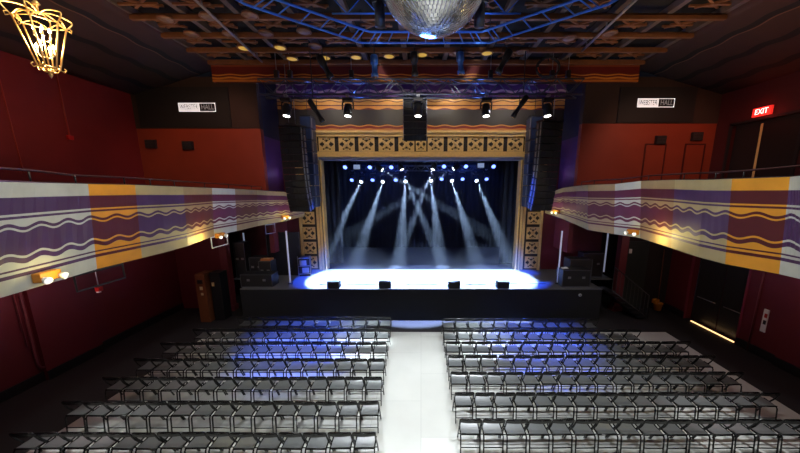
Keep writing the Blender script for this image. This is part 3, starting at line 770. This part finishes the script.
# logo screens on black upper walls
def logo(xc, zc, lb, dark_rect):
    x0, x1, z0, z1 = dark_rect; y = YF-.03
    t = thing('projection_screen', ((x0+x1)/2, y, z0), f'black projection screen with white name logo high on the {lb} of the stage', 'screen')
    m = MB(); m.box((0, -.03, (z1-z0)/2), (x1-x0, .05, z1-z0)); m.build('panel', mat('screen_black', (.008, .007, .008), .7, noise=.1), t)
    cx, cz = xc-(x0+x1)/2, zc-z0
    ew = mat('projected_white', (.9, .9, .9), .6, emit=(1, 1, 1), es=.62, noise=0)
    m = MB(); W1, W2, hh = .86, .66, .34
    m.box((cx-W2/2, -.06, cz), (W1, .012, hh)); m.build('logo_block', ew, t)
    m = MB(); q = cx+W1/2; th = .022
    m.box((q, -.06, cz+hh/2-th/2), (W2, .012, th)); m.box((q, -.06, cz-hh/2+th/2), (W2, .012, th)); m.box((q+W2/2-th/2, -.06, cz), (th, .012, hh)); m.build('logo_frame', ew, t)
    for txt, tx, mm, wid in (('WEBSTER', cx-W2/2, mat('logo_black', (.02, .02, .02), .7, noise=0), .76), ('HALL', q, mat('projected_grey', (.3, .3, .3), .6, emit=(1, 1, 1), es=.1, noise=0), .5)):
        cu = bpy.data.curves.new('lettering', 'FONT'); cu.body = txt; cu.size = .27; cu.align_x = 'CENTER'; cu.align_y = 'CENTER'; cu.extrude = .002
        o = bpy.data.objects.new('lettering', cu); C.objects.link(o); bpy.context.view_layer.update()
        dg = bpy.context.evaluated_depsgraph_get(); me = bpy.data.meshes.new_from_object(o.evaluated_get(dg)); bpy.data.objects.remove(o)
        me.materials.clear(); me.materials.append(mm)
        xs = [v.co.x for v in me.vertices]; s_ = wid/(max(xs)-min(xs))
        o = bpy.data.objects.new('lettering', me); C.objects.link(o); o.parent = t; o.location = (tx, -.07, cz); o.rotation_euler = (pi/2, 0, 0); o.scale = (s_, 1.05, 1)
logo(-9.23, 8.82, 'left', (-11.7, -7.9, 8.02, 9.6))
logo(9.66, 8.99, 'right', (8.15, 11.3, 8.22, 9.6))

# exit sign
p = Vector((12.36, 11.75, 8.28))
t = thing('exit_sign', tuple(p), 'glowing red exit sign above the open dark doorway at upper right', 'exit sign'); t.rotation_euler = (0, 0, -pi/2)
m = MB(); m.box((0, 0, 0), (.62, .08, .30)); m.build('housing', mat('exit_face', (.5, .02, .02), .4, emit=(1, .03, .02), es=.8, noise=0), t)
cu = bpy.data.curves.new('lettering', 'FONT'); cu.body = 'EXIT'; cu.size = .27; cu.align_x = 'CENTER'; cu.align_y = 'CENTER'; cu.extrude = .004
o = bpy.data.objects.new('lettering', cu); C.objects.link(o); bpy.context.view_layer.update()
me = bpy.data.meshes.new_from_object(o.evaluated_get(bpy.context.evaluated_depsgraph_get())); bpy.data.objects.remove(o)
me.materials.clear(); me.materials.append(mat('exit_letter', (1, .8, .8), .4, emit=(1, .55, .5), es=3, noise=0))
o = bpy.data.objects.new('lettering', me); C.objects.link(o); o.parent = t; o.location = (0, -.045, 0); o.rotation_euler = (pi/2, 0, 0); o.scale = (.8, 1, 1)
point('exit_glow', (12.15, 11.75, 8.25), 6, (1, .06, .04), .12)
# upstairs doorway with ajar door, gold edge
d = bpy.data.objects.new('door_1', None); C.objects.link(d); d['kind'] = 'structure'
m = MB(); m.span((12.55, 10.5, 4.3), (12.7, 12.8, 8.0)); m.build('door_panel', mat('door_dark', srgb(30, 18, 18), .6), d)
m = MB(); m.bar((12.37, 11.62, 4.4), (12.37, 11.68, 7.85), .045, 4); m.build('door_edge', mat('gold_edge', srgb(200, 150, 80), .5), d)
m = MB(); m.span((12.36, 12.8, 4.3), (12.42, 12.9, 8.05)); m.span((12.36, 10.4, 4.3), (12.42, 10.5, 8.05)); m.span((12.36, 10.4, 8.0), (12.42, 12.9, 8.08)); m.build('door_frame', BLACK, d)
# dark double doors on the right ground floor + glow strip
d = bpy.data.objects.new('door_2', None); C.objects.link(d); d['kind'] = 'structure'
for a, b in ((10.22, 11.28), (11.32, 12.4)):
    m = MB(); m.span((11.72, a, .03), (11.76, b, 2.9)); pn = m.build('door_panel', mat('door_grey', srgb(40, 40, 42), .35), d)
    m = MB(); m.bar((11.68, a+.15, 1.05), (11.68, b-.15, 1.05), .02); m.build('push_bar', STEEL, pn)
m = MB(); m.span((11.38, 10.14, 0), (11.46, 10.22, 2.98)); m.span((11.38, 12.4, 0), (11.46, 12.46, 2.98)); m.build('door_frame', mat('frame_plum', srgb(120, 40, 60), .5), d)
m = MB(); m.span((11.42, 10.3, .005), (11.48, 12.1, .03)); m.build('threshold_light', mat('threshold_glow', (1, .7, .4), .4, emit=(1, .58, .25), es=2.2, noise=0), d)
# small doors on upper right flank
for i, (a, b, z1) in enumerate(((646, 665, 145), (686, 704, 145))):
    pa = at_y(a, z1, YF); pb = at_y(b, z1, YF)
    d = bpy.data.objects.new(f'door_{i+3}', None); C.objects.link(d); d['kind'] = 'structure'
    m = MB(); m.span((pa.x, YF-.02, 4.4), (pb.x, YF, pa.z)); m.build('door_panel', REDB, d)
    m = MB(); fr = .05
    m.span((pa.x-fr, YF-.04, 4.4), (pa.x, YF, pa.z+fr)); m.span((pb.x, YF-.04, 4.4), (pb.x+fr, YF, pa.z+fr)); m.span((pa.x, YF-.04, pa.z), (pb.x, YF, pa.z+fr)); m.build('door_frame', mat('dark_red_trim', srgb(70, 16, 12), .5), d)
# wall speakers (dark boxes)
for px, py, lb in ((151, 144, 'far left red wall, the outer one'), (188, 145.5, 'far left red wall, the inner one'), (660.5, 140, 'red wall above the inner upstairs door'), (697, 136.5, 'red wall above the outer upstairs door')):
    p = at_y(px, py, YF-.08)
    t = thing('wall_vent', tuple(p), f'small dark vent box on the {lb}', 'vent')
    m = MB(); m.box((0, 0, 0), (.42, .13, .34)); m.build('housing', BLACK, t, .01)
    m = MB()
    for k in range(5): m.box((0, -.068, -.12+k*.06), (.36, .01, .02))
    m.build('louvre', mat('vent_grey', (.04, .035, .035), .5), t)
# fire alarm conduit + strobe on left upper wall
t = thing('alarm_conduit', (-11.66, 10.6, 7.2), 'red conduit with small red alarm box on the upper left wall', 'fire alarm')
m = MB(); m.path([(0, 0, 2.1), (0, .02, .05)], .02, 6); m.build('conduit', mat('red_conduit', srgb(150, 45, 30), .5), t)
m = MB(); m.box((.03, 0, 0), (.08, .16, .14)); m.build('alarm_box', REDPL, t, .01)
t = thing('wall_conduit', (-11.68, 9.2, 6.0), 'thin reddish conduit running down the upper left wall by the frame edge', 'conduit')
m = MB(); m.bar((0, 0, 0), (0, -.05, 3.2), .015); m.build('pipe', mat('red_conduit', srgb(150, 45, 30), .5), t)
# lower-left wall pipe
m = MB(); m.path([(-11.04, 8.0, 4.0), (-11.04, 7.98, .6), (-11.02, 8.02, .45), (-11.02, 8.25, .35)], .03, 8); m.path([(-11.04, 7.86, 4.0), (-11.04, 7.86, 1.2)], .018, 6)
tag(m.build('wall_pipe', mat('plum_pipe', srgb(110, 45, 55), .45)), 'twin plum painted pipes running down the lower left wall', 'pipe')
t = thing('hanging_alarm', tuple(at_y(99, 289, 8.2)), 'small red alarm strobe hanging below the dark hoop on the left', 'fire alarm')
m = MB(); m.box((0, 0, 0), (.12, .12, .12)); m.build('housing', REDPL, t, .01)
m = MB(); m.box((.03, -.05, -.07), (.08, .06, .03)); m.build('lens', WHITE, t)
m = MB(); m.bar((0, 0, .06), (0, 0, .66), .012); m.build('stem', STEEL, t)
# right pipe & white wall plate
m = MB(); m.bar((11.36, 9.75, .0), (11.36, 9.75, 4.0), .022, 8)
tag(m.build('wall_pipe', mat('plum_pipe', srgb(110, 45, 55), .45)), 'thin copper-pink pipe on the wall right of the dark double doors', 'pipe')
t = thing('wall_notice', (11.37, 9.44, 1.25), 'white upright notice holder on the maroon wall at far right', 'sign'); t.rotation_euler = (0, 0, -pi/2)
m = MB(); m.box((0, 0, 0), (.14, .04, .78)); m.build('board', WHITE, t, .005)
for k, z in enumerate((.18, -.05)):
    m = MB(); m.box((0.02, -.025, z), (.08, .01, .14)); m.build('label_patch', REDPL if k == 0 else BLACK, t)
# exposed balcony underside pipes etc: brackets at right

# ceiling downlights
k_ = 0
for px, py, lit in ((44, 5, 0), (79, 8, 0), (8, 20, 0), (208, 17.5, 0), (250, 16, 0), (266, 34, 0), (304, 32, 0), (166, 20, 0), (230, 35, 0), (280, 48, 1), (292, 59, 1), (244, 48.5, 1), (315, 47, 0), (325, 58, 1), (356, 57.5, 1), (389, 56.5, 1), (422, 55, 1), (455, 54.5, 0), (487, 53.5, 1), (522, 52.5, 0), (569, 39, 0), (610, 34, 0), (192, 35, 0)):
    if py < 12: continue
    p = at_z(px, py, ZC-.04)
    if abs(p.x) > 8 or p.y > 12.7 or p.y < 1: continue
    ORDL = ['left', 'middle', 'right'][0 if px < 310 else (1 if px < 470 else 2)]
    t = thing('downlight', tuple(p), f"round {'glowing yellow' if lit else 'unlit grey'} ceiling downlight, {['near','mid','far'][0 if p.y<8 else (1 if p.y<10.7 else 2)]} {ORDL} part of the dark ceiling", 'downlight', ('lit' if lit else 'unlit')+' downlights in the ceiling, '+ORDL+' part')
    m = MB(); m.lathe([(.2, .06), (.22, 0), (.18, -.01), (.17, .02)], n=16); m.build('ring', COFF, t)
    m = MB(); m.lathe([(.17, .02), (.17, -.004)], n=16); m.build('lens', GLOWY if lit else DULLL, t)
# long pale conduits crossing the ceiling
for (a, b, lb) in (((640, -4), (582, 51), 'long pale pipe slanting across the right side of the ceiling'), ((192, -3), (262, 62), 'long grey pipe slanting across the left side of the ceiling')):
    pa, pb = at_z(*a, ZC-.1), at_z(*b, ZC-.1)
    t = thing('ceiling_pipe', tuple(pb), lb, 'pipe')
    m = MB(); m.bar((0, 0, 0), pa-pb, .035, 8); m.build('pipe_run', mat('grey_pipe', srgb(130, 125, 130), .4), t)
    m = MB()
    for f in (.1, .5, .9): m.bar((pa-pb)*f, (pa-pb)*f+Vector((0, 0, .14)), .02)
    m.build('pipe_hanger', STEEL, t)

# ================================================================= CHANDELIER
CY_ = 4.6
c0 = at_y(44, 42, CY_)
t = thing('lantern_chandelier', (c0.x, CY_, c0.z), 'glowing brass lantern chandelier hanging at upper left in front of the red wall', 'chandelier'); t.scale = (.70,)*3
def hexr(r, z, ph=0, n=6): return [Vector((r*cos(2*pi*i/n+ph), r*sin(2*pi*i/n+ph), z)) for i in range(n)]
top_, bot_ = hexr(.34, .34), hexr(.145, -.46)
m = MB(); m.path(top_, .012, 6, closed=True); m.path(bot_, .012, 6, closed=True)
for a, b in zip(top_, bot_): m.bar(a, b, .014, 6)
# scalloped upper arches
for i in range(6):
    a, b = top_[i], top_[(i+1) % 6]; pts = []
    for j in range(9):
        f = j/8; pts.append(a.lerp(b, f)+Vector((0, 0, .09*sin(pi*f))))
    m.path(pts, .01, 5)
m.build('lantern_frame', BRASS, t)
for i in range(6):
    m = MB(); a = 2*pi*i/6; dirv = Vector((cos(a), sin(a), 0)); pts = []
    for j in range(15):
        f = j/14; r_ = .34+.10*sin(pi*min(1, f*1.6)) - .33*max(0, f-.35)/.65; z_ = .34+.16*sin(f*pi*.9)+.10*f; pts.append(dirv*max(.03, r_)+Vector((0, 0, z_)))
    m.path(pts, .013, 6)
    m.path([dirv*.34+Vector((0, 0, .34)), dirv*.41+Vector((0, 0, .30)), dirv*.42+Vector((0, 0, .36)), dirv*.38+Vector((0, 0, .38))], .01, 5)
    m.path([dirv*.145+Vector((0, 0, -.46)), dirv*.20+Vector((0, 0, -.50)), dirv*.23+Vector((0, 0, -.45)), dirv*.2+Vector((0, 0, -.42))], .01, 5)
    m.path([dirv*.145+Vector((0, 0, -.46)), dirv*.1+Vector((0, 0, -.53)), Vector((0, 0, -.55))], .01, 5)
    m.build('scroll', BRASS, t)
m = MB(); m.bar((0, 0, .5), (0, 0, .72), .02); m.lathe([(.02, .62), (.06, .66), (.02, .72)], n=10); m.path([(0, 0, .72), (0, 0, 2.3)], .012, 5)
m.build('hanging_stem', BRASS, t)
m = MB(); m.lathe([(0, -.66), (.02, -.62), (.035, -.58), (.02, -.55), (.05, -.52), (.01, -.5)], n=10); m.bar((0, 0, -.5), (0, 0, .2), .012); m.build('finial', BRASS, t)
for lvl, (z_, n_, r_) in enumerate(((-.18, 4, .12), (.12, 4, .10))):
    for i in range(n_):
        a = 2*pi*i/n_+.4+lvl*.5; p = Vector((r_*cos(a), r_*sin(a), z_))
        m = MB(); m.path([(0, 0, z_-.1), p*.6+Vector((0, 0, -.02-.4*z_*0+z_*.4-.08)), p+Vector((0, 0, -.04))], .008, 5); m.lathe([(.025, -.03), (.012, -.02), (.012, .06)], p, n=8); c = m.build('candle', CREAM, t)
        m = MB(); m.lathe([(.006, .06), (.02, .085), (.014, .12), (0, .15)], p, n=8); m.build('bulb', FLAME, c)
point('chandelier_glow', (c0.x, CY_, c0.z+.02), 130, (1, .62, .32), .12)

# ================================================================= STAGE THINGS
for px, lb in ((332.5, 'far left'), (384.5, 'left of the centre'), (454.5, 'right of the centre'), (504, 'far right')):
    p = at_z(px, 289.5, SZ)
    t = thing('stage_monitor', (p.x, 12.42, SZ+.005), f'black floor speaker on the stage lip, {lb}', 'loudspeaker', 'front fill speakers on the stage lip')
    m = MB(); m.prism([(-.2, 0), (.16, 0), (.16, .24), (-.1, .33), (-.2, .3)], -.25, .25, lambda a, b, d: (d, a, b)); m.build('cabinet', DARKPL, t, .01)
    m = MB(); m.box((0, -.205, .15), (.42, .012, .24)); m.build('grille', GRILLE, t)
m = MB(); pts = [Vector((-4.4+i*.3, 12.75+.04*sin(i*1.7)+(0.15 if i > 24 else 0), SZ+.012)) for i in range(34)]; m.path(pts, .012, 5)
tag(m.build('stage_cable', RUBBER), 'thin black cable lying along the front of the bright stage', 'cable')
# LED tubes
for a, b, y, lb in (((288, 231), (290.5, 284), 12.9, 'upright pale tube light at the left edge of the stage'), ((559.5, 231), (557.5, 284), 12.9, 'upright pale tube light at the right edge of the stage')):
    pa, pb = at_y(*a, y), at_y(*b, y)
    t = thing('tube_light', (pb.x, y, SZ+.005), lb, 'tube light')
    m = MB(); m.lathe([(.11, 0), (.11, .03), (.04, .05)], n=12); m.build('base', BLACK, t)
    m = MB(); m.bar((0, 0, .05), (0, 0, pa.z-SZ), .035, 10); m.build('tube', mat('tube_white', (.7, .72, .8), .4, emit=(.6, .65, .9), es=.25, noise=0), t)
for px, y0, y1, Y, lb in ((245.5, 233, 254, 14.6, 'short pale tube light behind the black gear on the left wing'), (606, 233, 252, 14.7, 'short pale tube light behind the gear on the right wing')):
    pa, pb = at_y(px, y0, Y), at_y(px, y1, Y)
    t = thing('tube_light', (pb.x, Y, SZ+.005), lb, 'tube light')
    m = MB(); m.bar((0, 0, 0), (0, 0, pa.z-SZ), .035, 10); m.build('tube', mat('tube_white', (.7, .72, .8), .4), t)
    m = MB(); m.lathe([(.1, 0), (.1, .03)], n=12); m.build('base', BLACK, t)
# road cases
def case(x, y, z, d, label, m_=None):
    t = thing('road_case', (x, y, z), label, 'road case')
    m = MB(); m.box((0, 0, d[2]/2), d); m.build('body', m_ or mat('case_black', (.016, .017, .02), .45), t, .01)
    m = MB()
    X, Y, Z = d[0]/2, d[1]/2, d[2]
    for sx in (-1, 1):
        for sz in (0.012, Z-.012): m.box((sx*X*0, -Y-.004, sz), (d[0], .012, .024))
        m.box((sx*(X-.012), -Y-.004, Z/2), (.024, .012, Z))
    m.build('edging', mat('case_edge', (.12, .13, .15), .4, .6), t)
    m = MB()
    for sx in (-.5, .5): m.box((sx*X, -Y-.008, Z*.55), (.12, .02, .09))
    m.build('latch', STEEL, t)
    return t
case(-7.0, 12.75, SZ, (1.35, .6, .55), 'long low black road case at the left front corner of the stage')
case(-7.95+.3, 13.95, SZ, (.6, .5, 1.0), 'upright black road case behind the long low one on the left')
case(-6.95, 13.4, SZ, (.55, .5, .95), 'upright black case with a tan box on top, left wing')
case(-8.35, 13.95, SZ, (.5, .5, 1.7), 'tall black equipment rack farthest out on the left wing')
t = thing('cardboard_box', (-6.95, 13.4, SZ+.951), 'small tan box lying on the upright black case on the left', 'box')
m = MB(); m.box((0, 0, .04), (.45, .3, .08)); m.build('carton', mat('tan_card', srgb(190, 120, 70), .7), t); m = MB(); m.box((.02, 0, .084), (.3, .06, .008)); m.build('tape', CREAM, t)
t = thing('masking_screen', (-6.55, 14.25, SZ), 'large flat black masking screen on the left wing in front of the red wall', 'screen')
m = MB(); m.box((0, 0, 1.05), (1.55, .05, 2.1)); m.build('cloth', CURT, t); m = MB(); m.box((-.78, 0, 1.05), (.04, .07, 2.1)); m.box((.78, 0, 1.05), (.04, .07, 2.1)); m.build('edge_frame', BLACK, t)
for s_ in (-1, 1):
    pass
# amp rack left of the arch with pale metal frame
t = thing('amplifier_rack', (-5.6, 14.3, SZ), 'open amplifier rack with pale metal frame at the foot of the left gold column', 'rack', rz=.2)
m = MB(); m.box((0, 0, .45), (.5, .5, .9)); m.build('body', BLACK, t, .01)
m = MB()
for zz in (.12, .5, .88): m.path([(-.27, -.27, zz), (.27, -.27, zz)], .016, 5)
for xx in (-.27, .27): m.path([(xx, -.27, 0), (xx, -.27, .98)], .016, 5)
m.build('tube_frame', STEEL, t)
for k in range(2):
    m = MB(); m.box((.06-.1*k, -.29, .3+.36*k), (.3, .04, .24)); m.build('amplifier', mat('amp_face', (.35, .37, .4), .4, .4), t)
# right wing
case(6.6, 12.75, SZ, (1.2, .6, .75), 'wide black road case with handles at the right front corner of the stage')
case(7.1, 13.42, SZ, (1.0, .6, 1.05), 'black equipment case behind the wide one on the right wing')
t = case(8.1, 14.2, SZ, (1.0, .5, 1.15), 'tall black case farthest right on the right wing') and thing('white_towel', (6.2, 12.75, SZ+.751), 'crumpled white cloth on top of the wide black case on the right', 'towel')
m = MB(); rr = random.Random(2); g_ = 6
vs = [(-.15+.3*i/g_, -.08+.16*j/g_, .004+rr.random()*.05*(0 < i < g_ and 0 < j < g_)) for i in range(g_+1) for j in range(g_+1)]
m.add(vs, [(i*(g_+1)+j, i*(g_+1)+j+1, (i+1)*(g_+1)+j+1, (i+1)*(g_+1)+j) for i in range(g_) for j in range(g_)]); o = m.build('cloth_fold', WHITE, t); so = o.modifiers.new('s', 'SOLIDIFY'); so.thickness = .004
# round vent/plate on stage face right
p = at_y(580, 295, 12.2)
t = thing('wall_socket', (p.x, 12.2, p.z), 'small round pale socket plate on the black stage front at right', 'socket')
m = MB(); m.lathe([(.07, 0), (.07, .02), (.05, .03), (0, .03)], axis=(0, -1, 0), n=14); m.build('plate', mat('socket_grey', (.4, .45, .5), .4), t); m = MB(); m.box((0, -.035, 0), (.03, .01, .03)); m.build('hole', BLACK, t)
# red column posts under balcony ends
for x, nm in ((-8.78, 'left'), (9.0, 'right')):
    m = MB(); m.span((x-.16, 13.2, 0), (x+.16, 13.5, 3.98)); m.span((x-.22, 13.16, 0), (x+.22, 13.54, .25)); struct('column_'+nm, m, mat('plum_column', srgb(105, 40, 48), .5))
# wood cabinet board left of left column + dark cabinet
t = thing('tall_cabinet', (-9.05, 12.3, 0), 'tall brown wooden cabinet with pale stickers against the left flank wall', 'cabinet')
m = MB(); m.box((0, 0, 1.05), (.4, .6, 2.1)); m.build('body', WOOD, t, .01)
m = MB(); m.box((.0, -.31, 1.05), (.38, .02, 2.0)); dr = m.build('door', WOOD, t)
m = MB(); m.box((.02, -.325, 1.5), (.12, .01, .14)); m.box((.03, -.325, 1.25), (.1, .01, .1)); m.build('sticker', CREAM, dr)
m = MB(); m.box((.0, -.33, 1.78), (.2, .03, .16)); m.build('black_panel', BLACK, dr)
t = thing('tall_cabinet', (-8.58, 12.45, 0), 'tall black cabinet standing beside the brown wooden one', 'cabinet')
m = MB(); m.box((0, 0, 1.05), (.42, .5, 2.1)); m.build('body', BLACK, t, .01); m = MB(); m.box((-.1, -.26, 1.6), (.1, .02, .16)); m.build('sticker', CREAM, t)
# mop bucket and handle on the right
p = at_z(657, 311, 0)
t = thing('mop_bucket', (p.x, p.y, 0), 'yellow mop bucket with a wringer standing by the dark right-hand wall', 'bucket', rz=.3)
m = MB(); m.lathe([(.14, .06), (.17, .36), (.185, .37), (.185, .40), (.165, .39), (.14, .1)], n=16); m.build('pail', YELLOW, t)
m = MB(); m.box((-.1, .06, .47), (.22, .2, .2)); m.build('wringer', YELLOW, t, .02)
m = MB()
for a in range(4): m.lathe([(.03, 0), (.03, .03)], (.11*cos(a*pi/2+.7), .11*sin(a*pi/2+.7), .03), (1, 0, 0), 8)
m.build('caster', BLACK, t)
pt = at_y(667, 250, p.y+.1)
m = MB(); m.bar((p.x+.02, p.y+.05, .45), (pt.x, p.y+.25, pt.z), .018, 8)
mp = m.build('mop', WOOD); tag(mp, 'mop with long wooden handle standing in the yellow bucket', 'mop')
m = MB()
for k in range(16): m.path([(p.x+.02, p.y+.05, .5), (p.x+.02+.05*cos(k), p.y+.05+.05*sin(k), .35), (p.x+.02+.07*cos(k), p.y+.05+.07*sin(k), .14)], .01, 4)
m.build('mop_head', WHITE, mp)
# stair with rail at right wing
t = thing('stage_stair', (8.5, 12.6, 0), 'dark metal steps with a railing up to the right wing of the stage', 'stairs')
for k in range(6):
    m = MB(); m.box((.9-.3*k*.9, 0, .12+k*.22), (.3, .8, .05)); m.build('step', BLACK, t)
m = MB(); m.path([(1.1, -.4, .1), (1.1, -.4, 1.1), (-.5, -.4, 2.35), (-.5, -.4, 1.3)], .022, 6)
for k in range(10):
    f = k/10; x = 1.1-1.6*f; m.bar((x, -.4, .15+1.2*f), (x, -.4, 1.1+1.25*f), .009, 5)
m.bar((1.1, -.4, .15), (-.5, -.4, 1.35), .02)
m.build('railing', mat('rail_grey', (.09, .09, .1), .4, .5), t)
# dark door in right lower flank
d = bpy.data.objects.new('door_5', None); C.objects.link(d); d['kind'] = 'structure'
pa, pb = at_y(629, 250, YF), at_y(651, 275, YF)
m = MB(); m.span((9.35, YF-.02, 0), (10.3, YF+.02, 3.2)); m.build('door_panel', mat('grey_green_door', srgb(36, 44, 42), .5), d)
m = MB(); m.box((9.45, YF-.04, 2.75), (.12, .02, .2)); m.build('door_sign', WHITE, d)

# ================================================================= HAZE
def haze_box(name, a, b, dens, label):
    m = MB(); m.prism([(12.75, SZ+.01), (b[1], SZ+.01), (b[1], b[2]), (YP+.3, b[2]), (YP+.3, 3.0)], a[0], b[0], lambda p, q, d: (d, p, q)); mt = bpy.data.materials.new(name); mt.use_nodes = True; nt = mt.node_tree; nt.nodes.remove(nt.nodes['Principled BSDF'])
    v = nt.nodes.new('ShaderNodeVolumeScatter'); v.inputs['Density'].default_value = dens; v.inputs['Anisotropy'].default_value = .3; v.inputs['Color'].default_value = (1, 1, 1, 1)
    nt.links.new(v.outputs[0], nt.nodes['Material Output'].inputs['Volume'])
    mt.cycles.homogeneous_volume = True
    o = m.build(name, mt); tag(o, label, 'haze', kind='stuff'); return o
haze_box('haze', (-5.95, 11.4, .02), (5.95, 21.0, 7.0), .011, 'thin theatrical haze in the air over the stage')

# ================================================================= LIGHTS
# blue-white wash pools on the stage front, from the front truss
for x, tx in ((-3.5, -3.2), (1.1, 0), (3.6, 3.2)):
    spot('stage_wash', (x, 12.35, 8.5), (tx, 13.72, SZ), 60000, 34, (.42, .6, 1), .14, .12)
    spot('stage_blue_rim', (x+.3, 12.35, 8.4), (tx*1.2, 13.85, SZ), 16000, 35, (.01, .08, 1), .3, .12)  # extra blue spot added to tint the pool edges
for x in (-4.4, 4.4): spot('blue_wash', (x, 12.0, 8.5), (x*.95, 10.0, .4), 9000, 32, (.015, .09, 1), .8, .12)
for x in (-1.0, 1.0): spot('aisle_fill', (x, 11.9, 8.5), (x*2.1, 10.3, .4), 7500, 17, (.8, .92, 1), .6, .12)  # white spots added to brighten the front seats by the aisle
for x in (-2.5, 2.5): spot('backdrop_glow', (x, 18.3, 8.2), (x, 21, 3.5), 450, 110, (.03, .12, 1), .8, .2)  # blue spots added to tint the dark backdrop
# white front light on the aisle / audience
for x, tx in ((-2.6, -1.9), (0, 0), (2.6, 1.9)): spot('audience_wash', (x, 12.0, 8.4), (tx, 7.0, 0), 2600 if x else 2100, 70 if x else 36, (.88, .95, 1), .7, .15)
# house lights from the ceiling over the audience
for x, y, e in ((-3.4, 3.5, 800), (3.6, 3.5, 800), (-4.8, 7, 300), (4.8, 7, 300), (0, 3.2, 1000)): spot('house_light', (x, y, 9.9), (x*1.0, y+.3, 0), e, 95, (.96, 1, .93), .7, .2)
# house lights aimed at the balcony fronts (from the ring truss)
for s_ in (-1, 1):
    spot('balcony_wash', (s_*2.0, 4.0, 9.2), (s_*7.5, 7.0, 4.4), 450, 80, (1, .98, .92), .7, .2)
    spot('balcony_wash', (s_*3.0, 8.0, 9.2), (s_*7.2, 11.5, 4.6), 220, 70, (.9, .84, 1), .7, .2)
# warm light on proscenium and frieze
for x in (-4.2, -1.5, 1.5, 4.2): spot('arch_wash', (x, 13.5, 9.5), (x, YP, 7.7), 105, 125, (1, .86, .64), .6, .12)
for s_ in (-1, 1): spot('column_wash', (s_*3.2, 10.0, 8.8), (s_*5.6, YP, 3.2), 500, 20, (1, .84, .6), .6, .1)
# warm ceiling glow from uplights
for x, y, e in ((-5, 8.6, 60), (5.5, 8.6, 110), (0, 9.8, 60)): spot('ceiling_uplight', (x, y, 7.6), (x*1.3, y+1.0, 10.2), e, 140, (1, .6, .32), .7, .2)
# red upper side walls
spot('wall_light', (8.8, 9, 9.4), (10.0, 13.5, 6.4), 300, 80, (1, .5, .35), .7, .15)
spot('wall_light', (-6.8, 9.5, 9.4), (-8.6, 13.5, 6.6), 260, 80, (1, .5, .35), .7, .15)
# pink-tinted fill points added under the side balconies to lift the walls
for x, y, e in ((-9.6, 7.4, 55), (-9.6, 11.0, 12), (9.4, 8.0, 44), (9.6, 11.5, 9)): point('under_balcony_fill', (x, y, 3.6), e, (1, .62, .62), .12)
# blue light behind arrays and on truss
for s_ in (-1, 1):
    point('blue_rig', (s_*4.5, 13.2, 9.6), 14, (.08, .2, 1), .1)
    point('wing_blue', (s_*6.4, 14.7, 6.2), 2.5, (.55, .4, .9), .1)
for x in (-2.6, 2.4): point('truss_blue', (x, 12.4, 9.2), 18, (.1, .25, 1), .08)
point('ring_blue', (0.1, 6.4, 8.0), 40, (.1, .3, 1), .2)
spot('ball_fill', (.2, -.4, 7.2), (.22, 5.5, 8.7), 6000, 18, (1, 1, 1), .3, .12)  # white spot added above the camera to light the ball
spot('ball_fill', (.3, 1.5, 5.2), (.22, 5.5, 8.2), 350, 26, (.25, .4, 1), .3, .45)  # soft blue spot added below for the underside of the ball
for s_ in (-1, 1): spot('cove_fill', (s_*7.0, 7.5, 6.6), (s_*9.8, 9.5, 10), 230, 120, (1, .62, .36), .7, .2)  # warm spots added to brighten the coves, no fixtures there
spot('side_accent', (-3.0, 12.0, 8.5), (-7.4, 5.5, .4), 3500, 12, (.95, .98, 1), .5, .08)
spot('side_accent', (3.0, 12.0, 8.5), (7.2, 6.1, .4), 3500, 14, (.95, .98, 1), .5, .08)
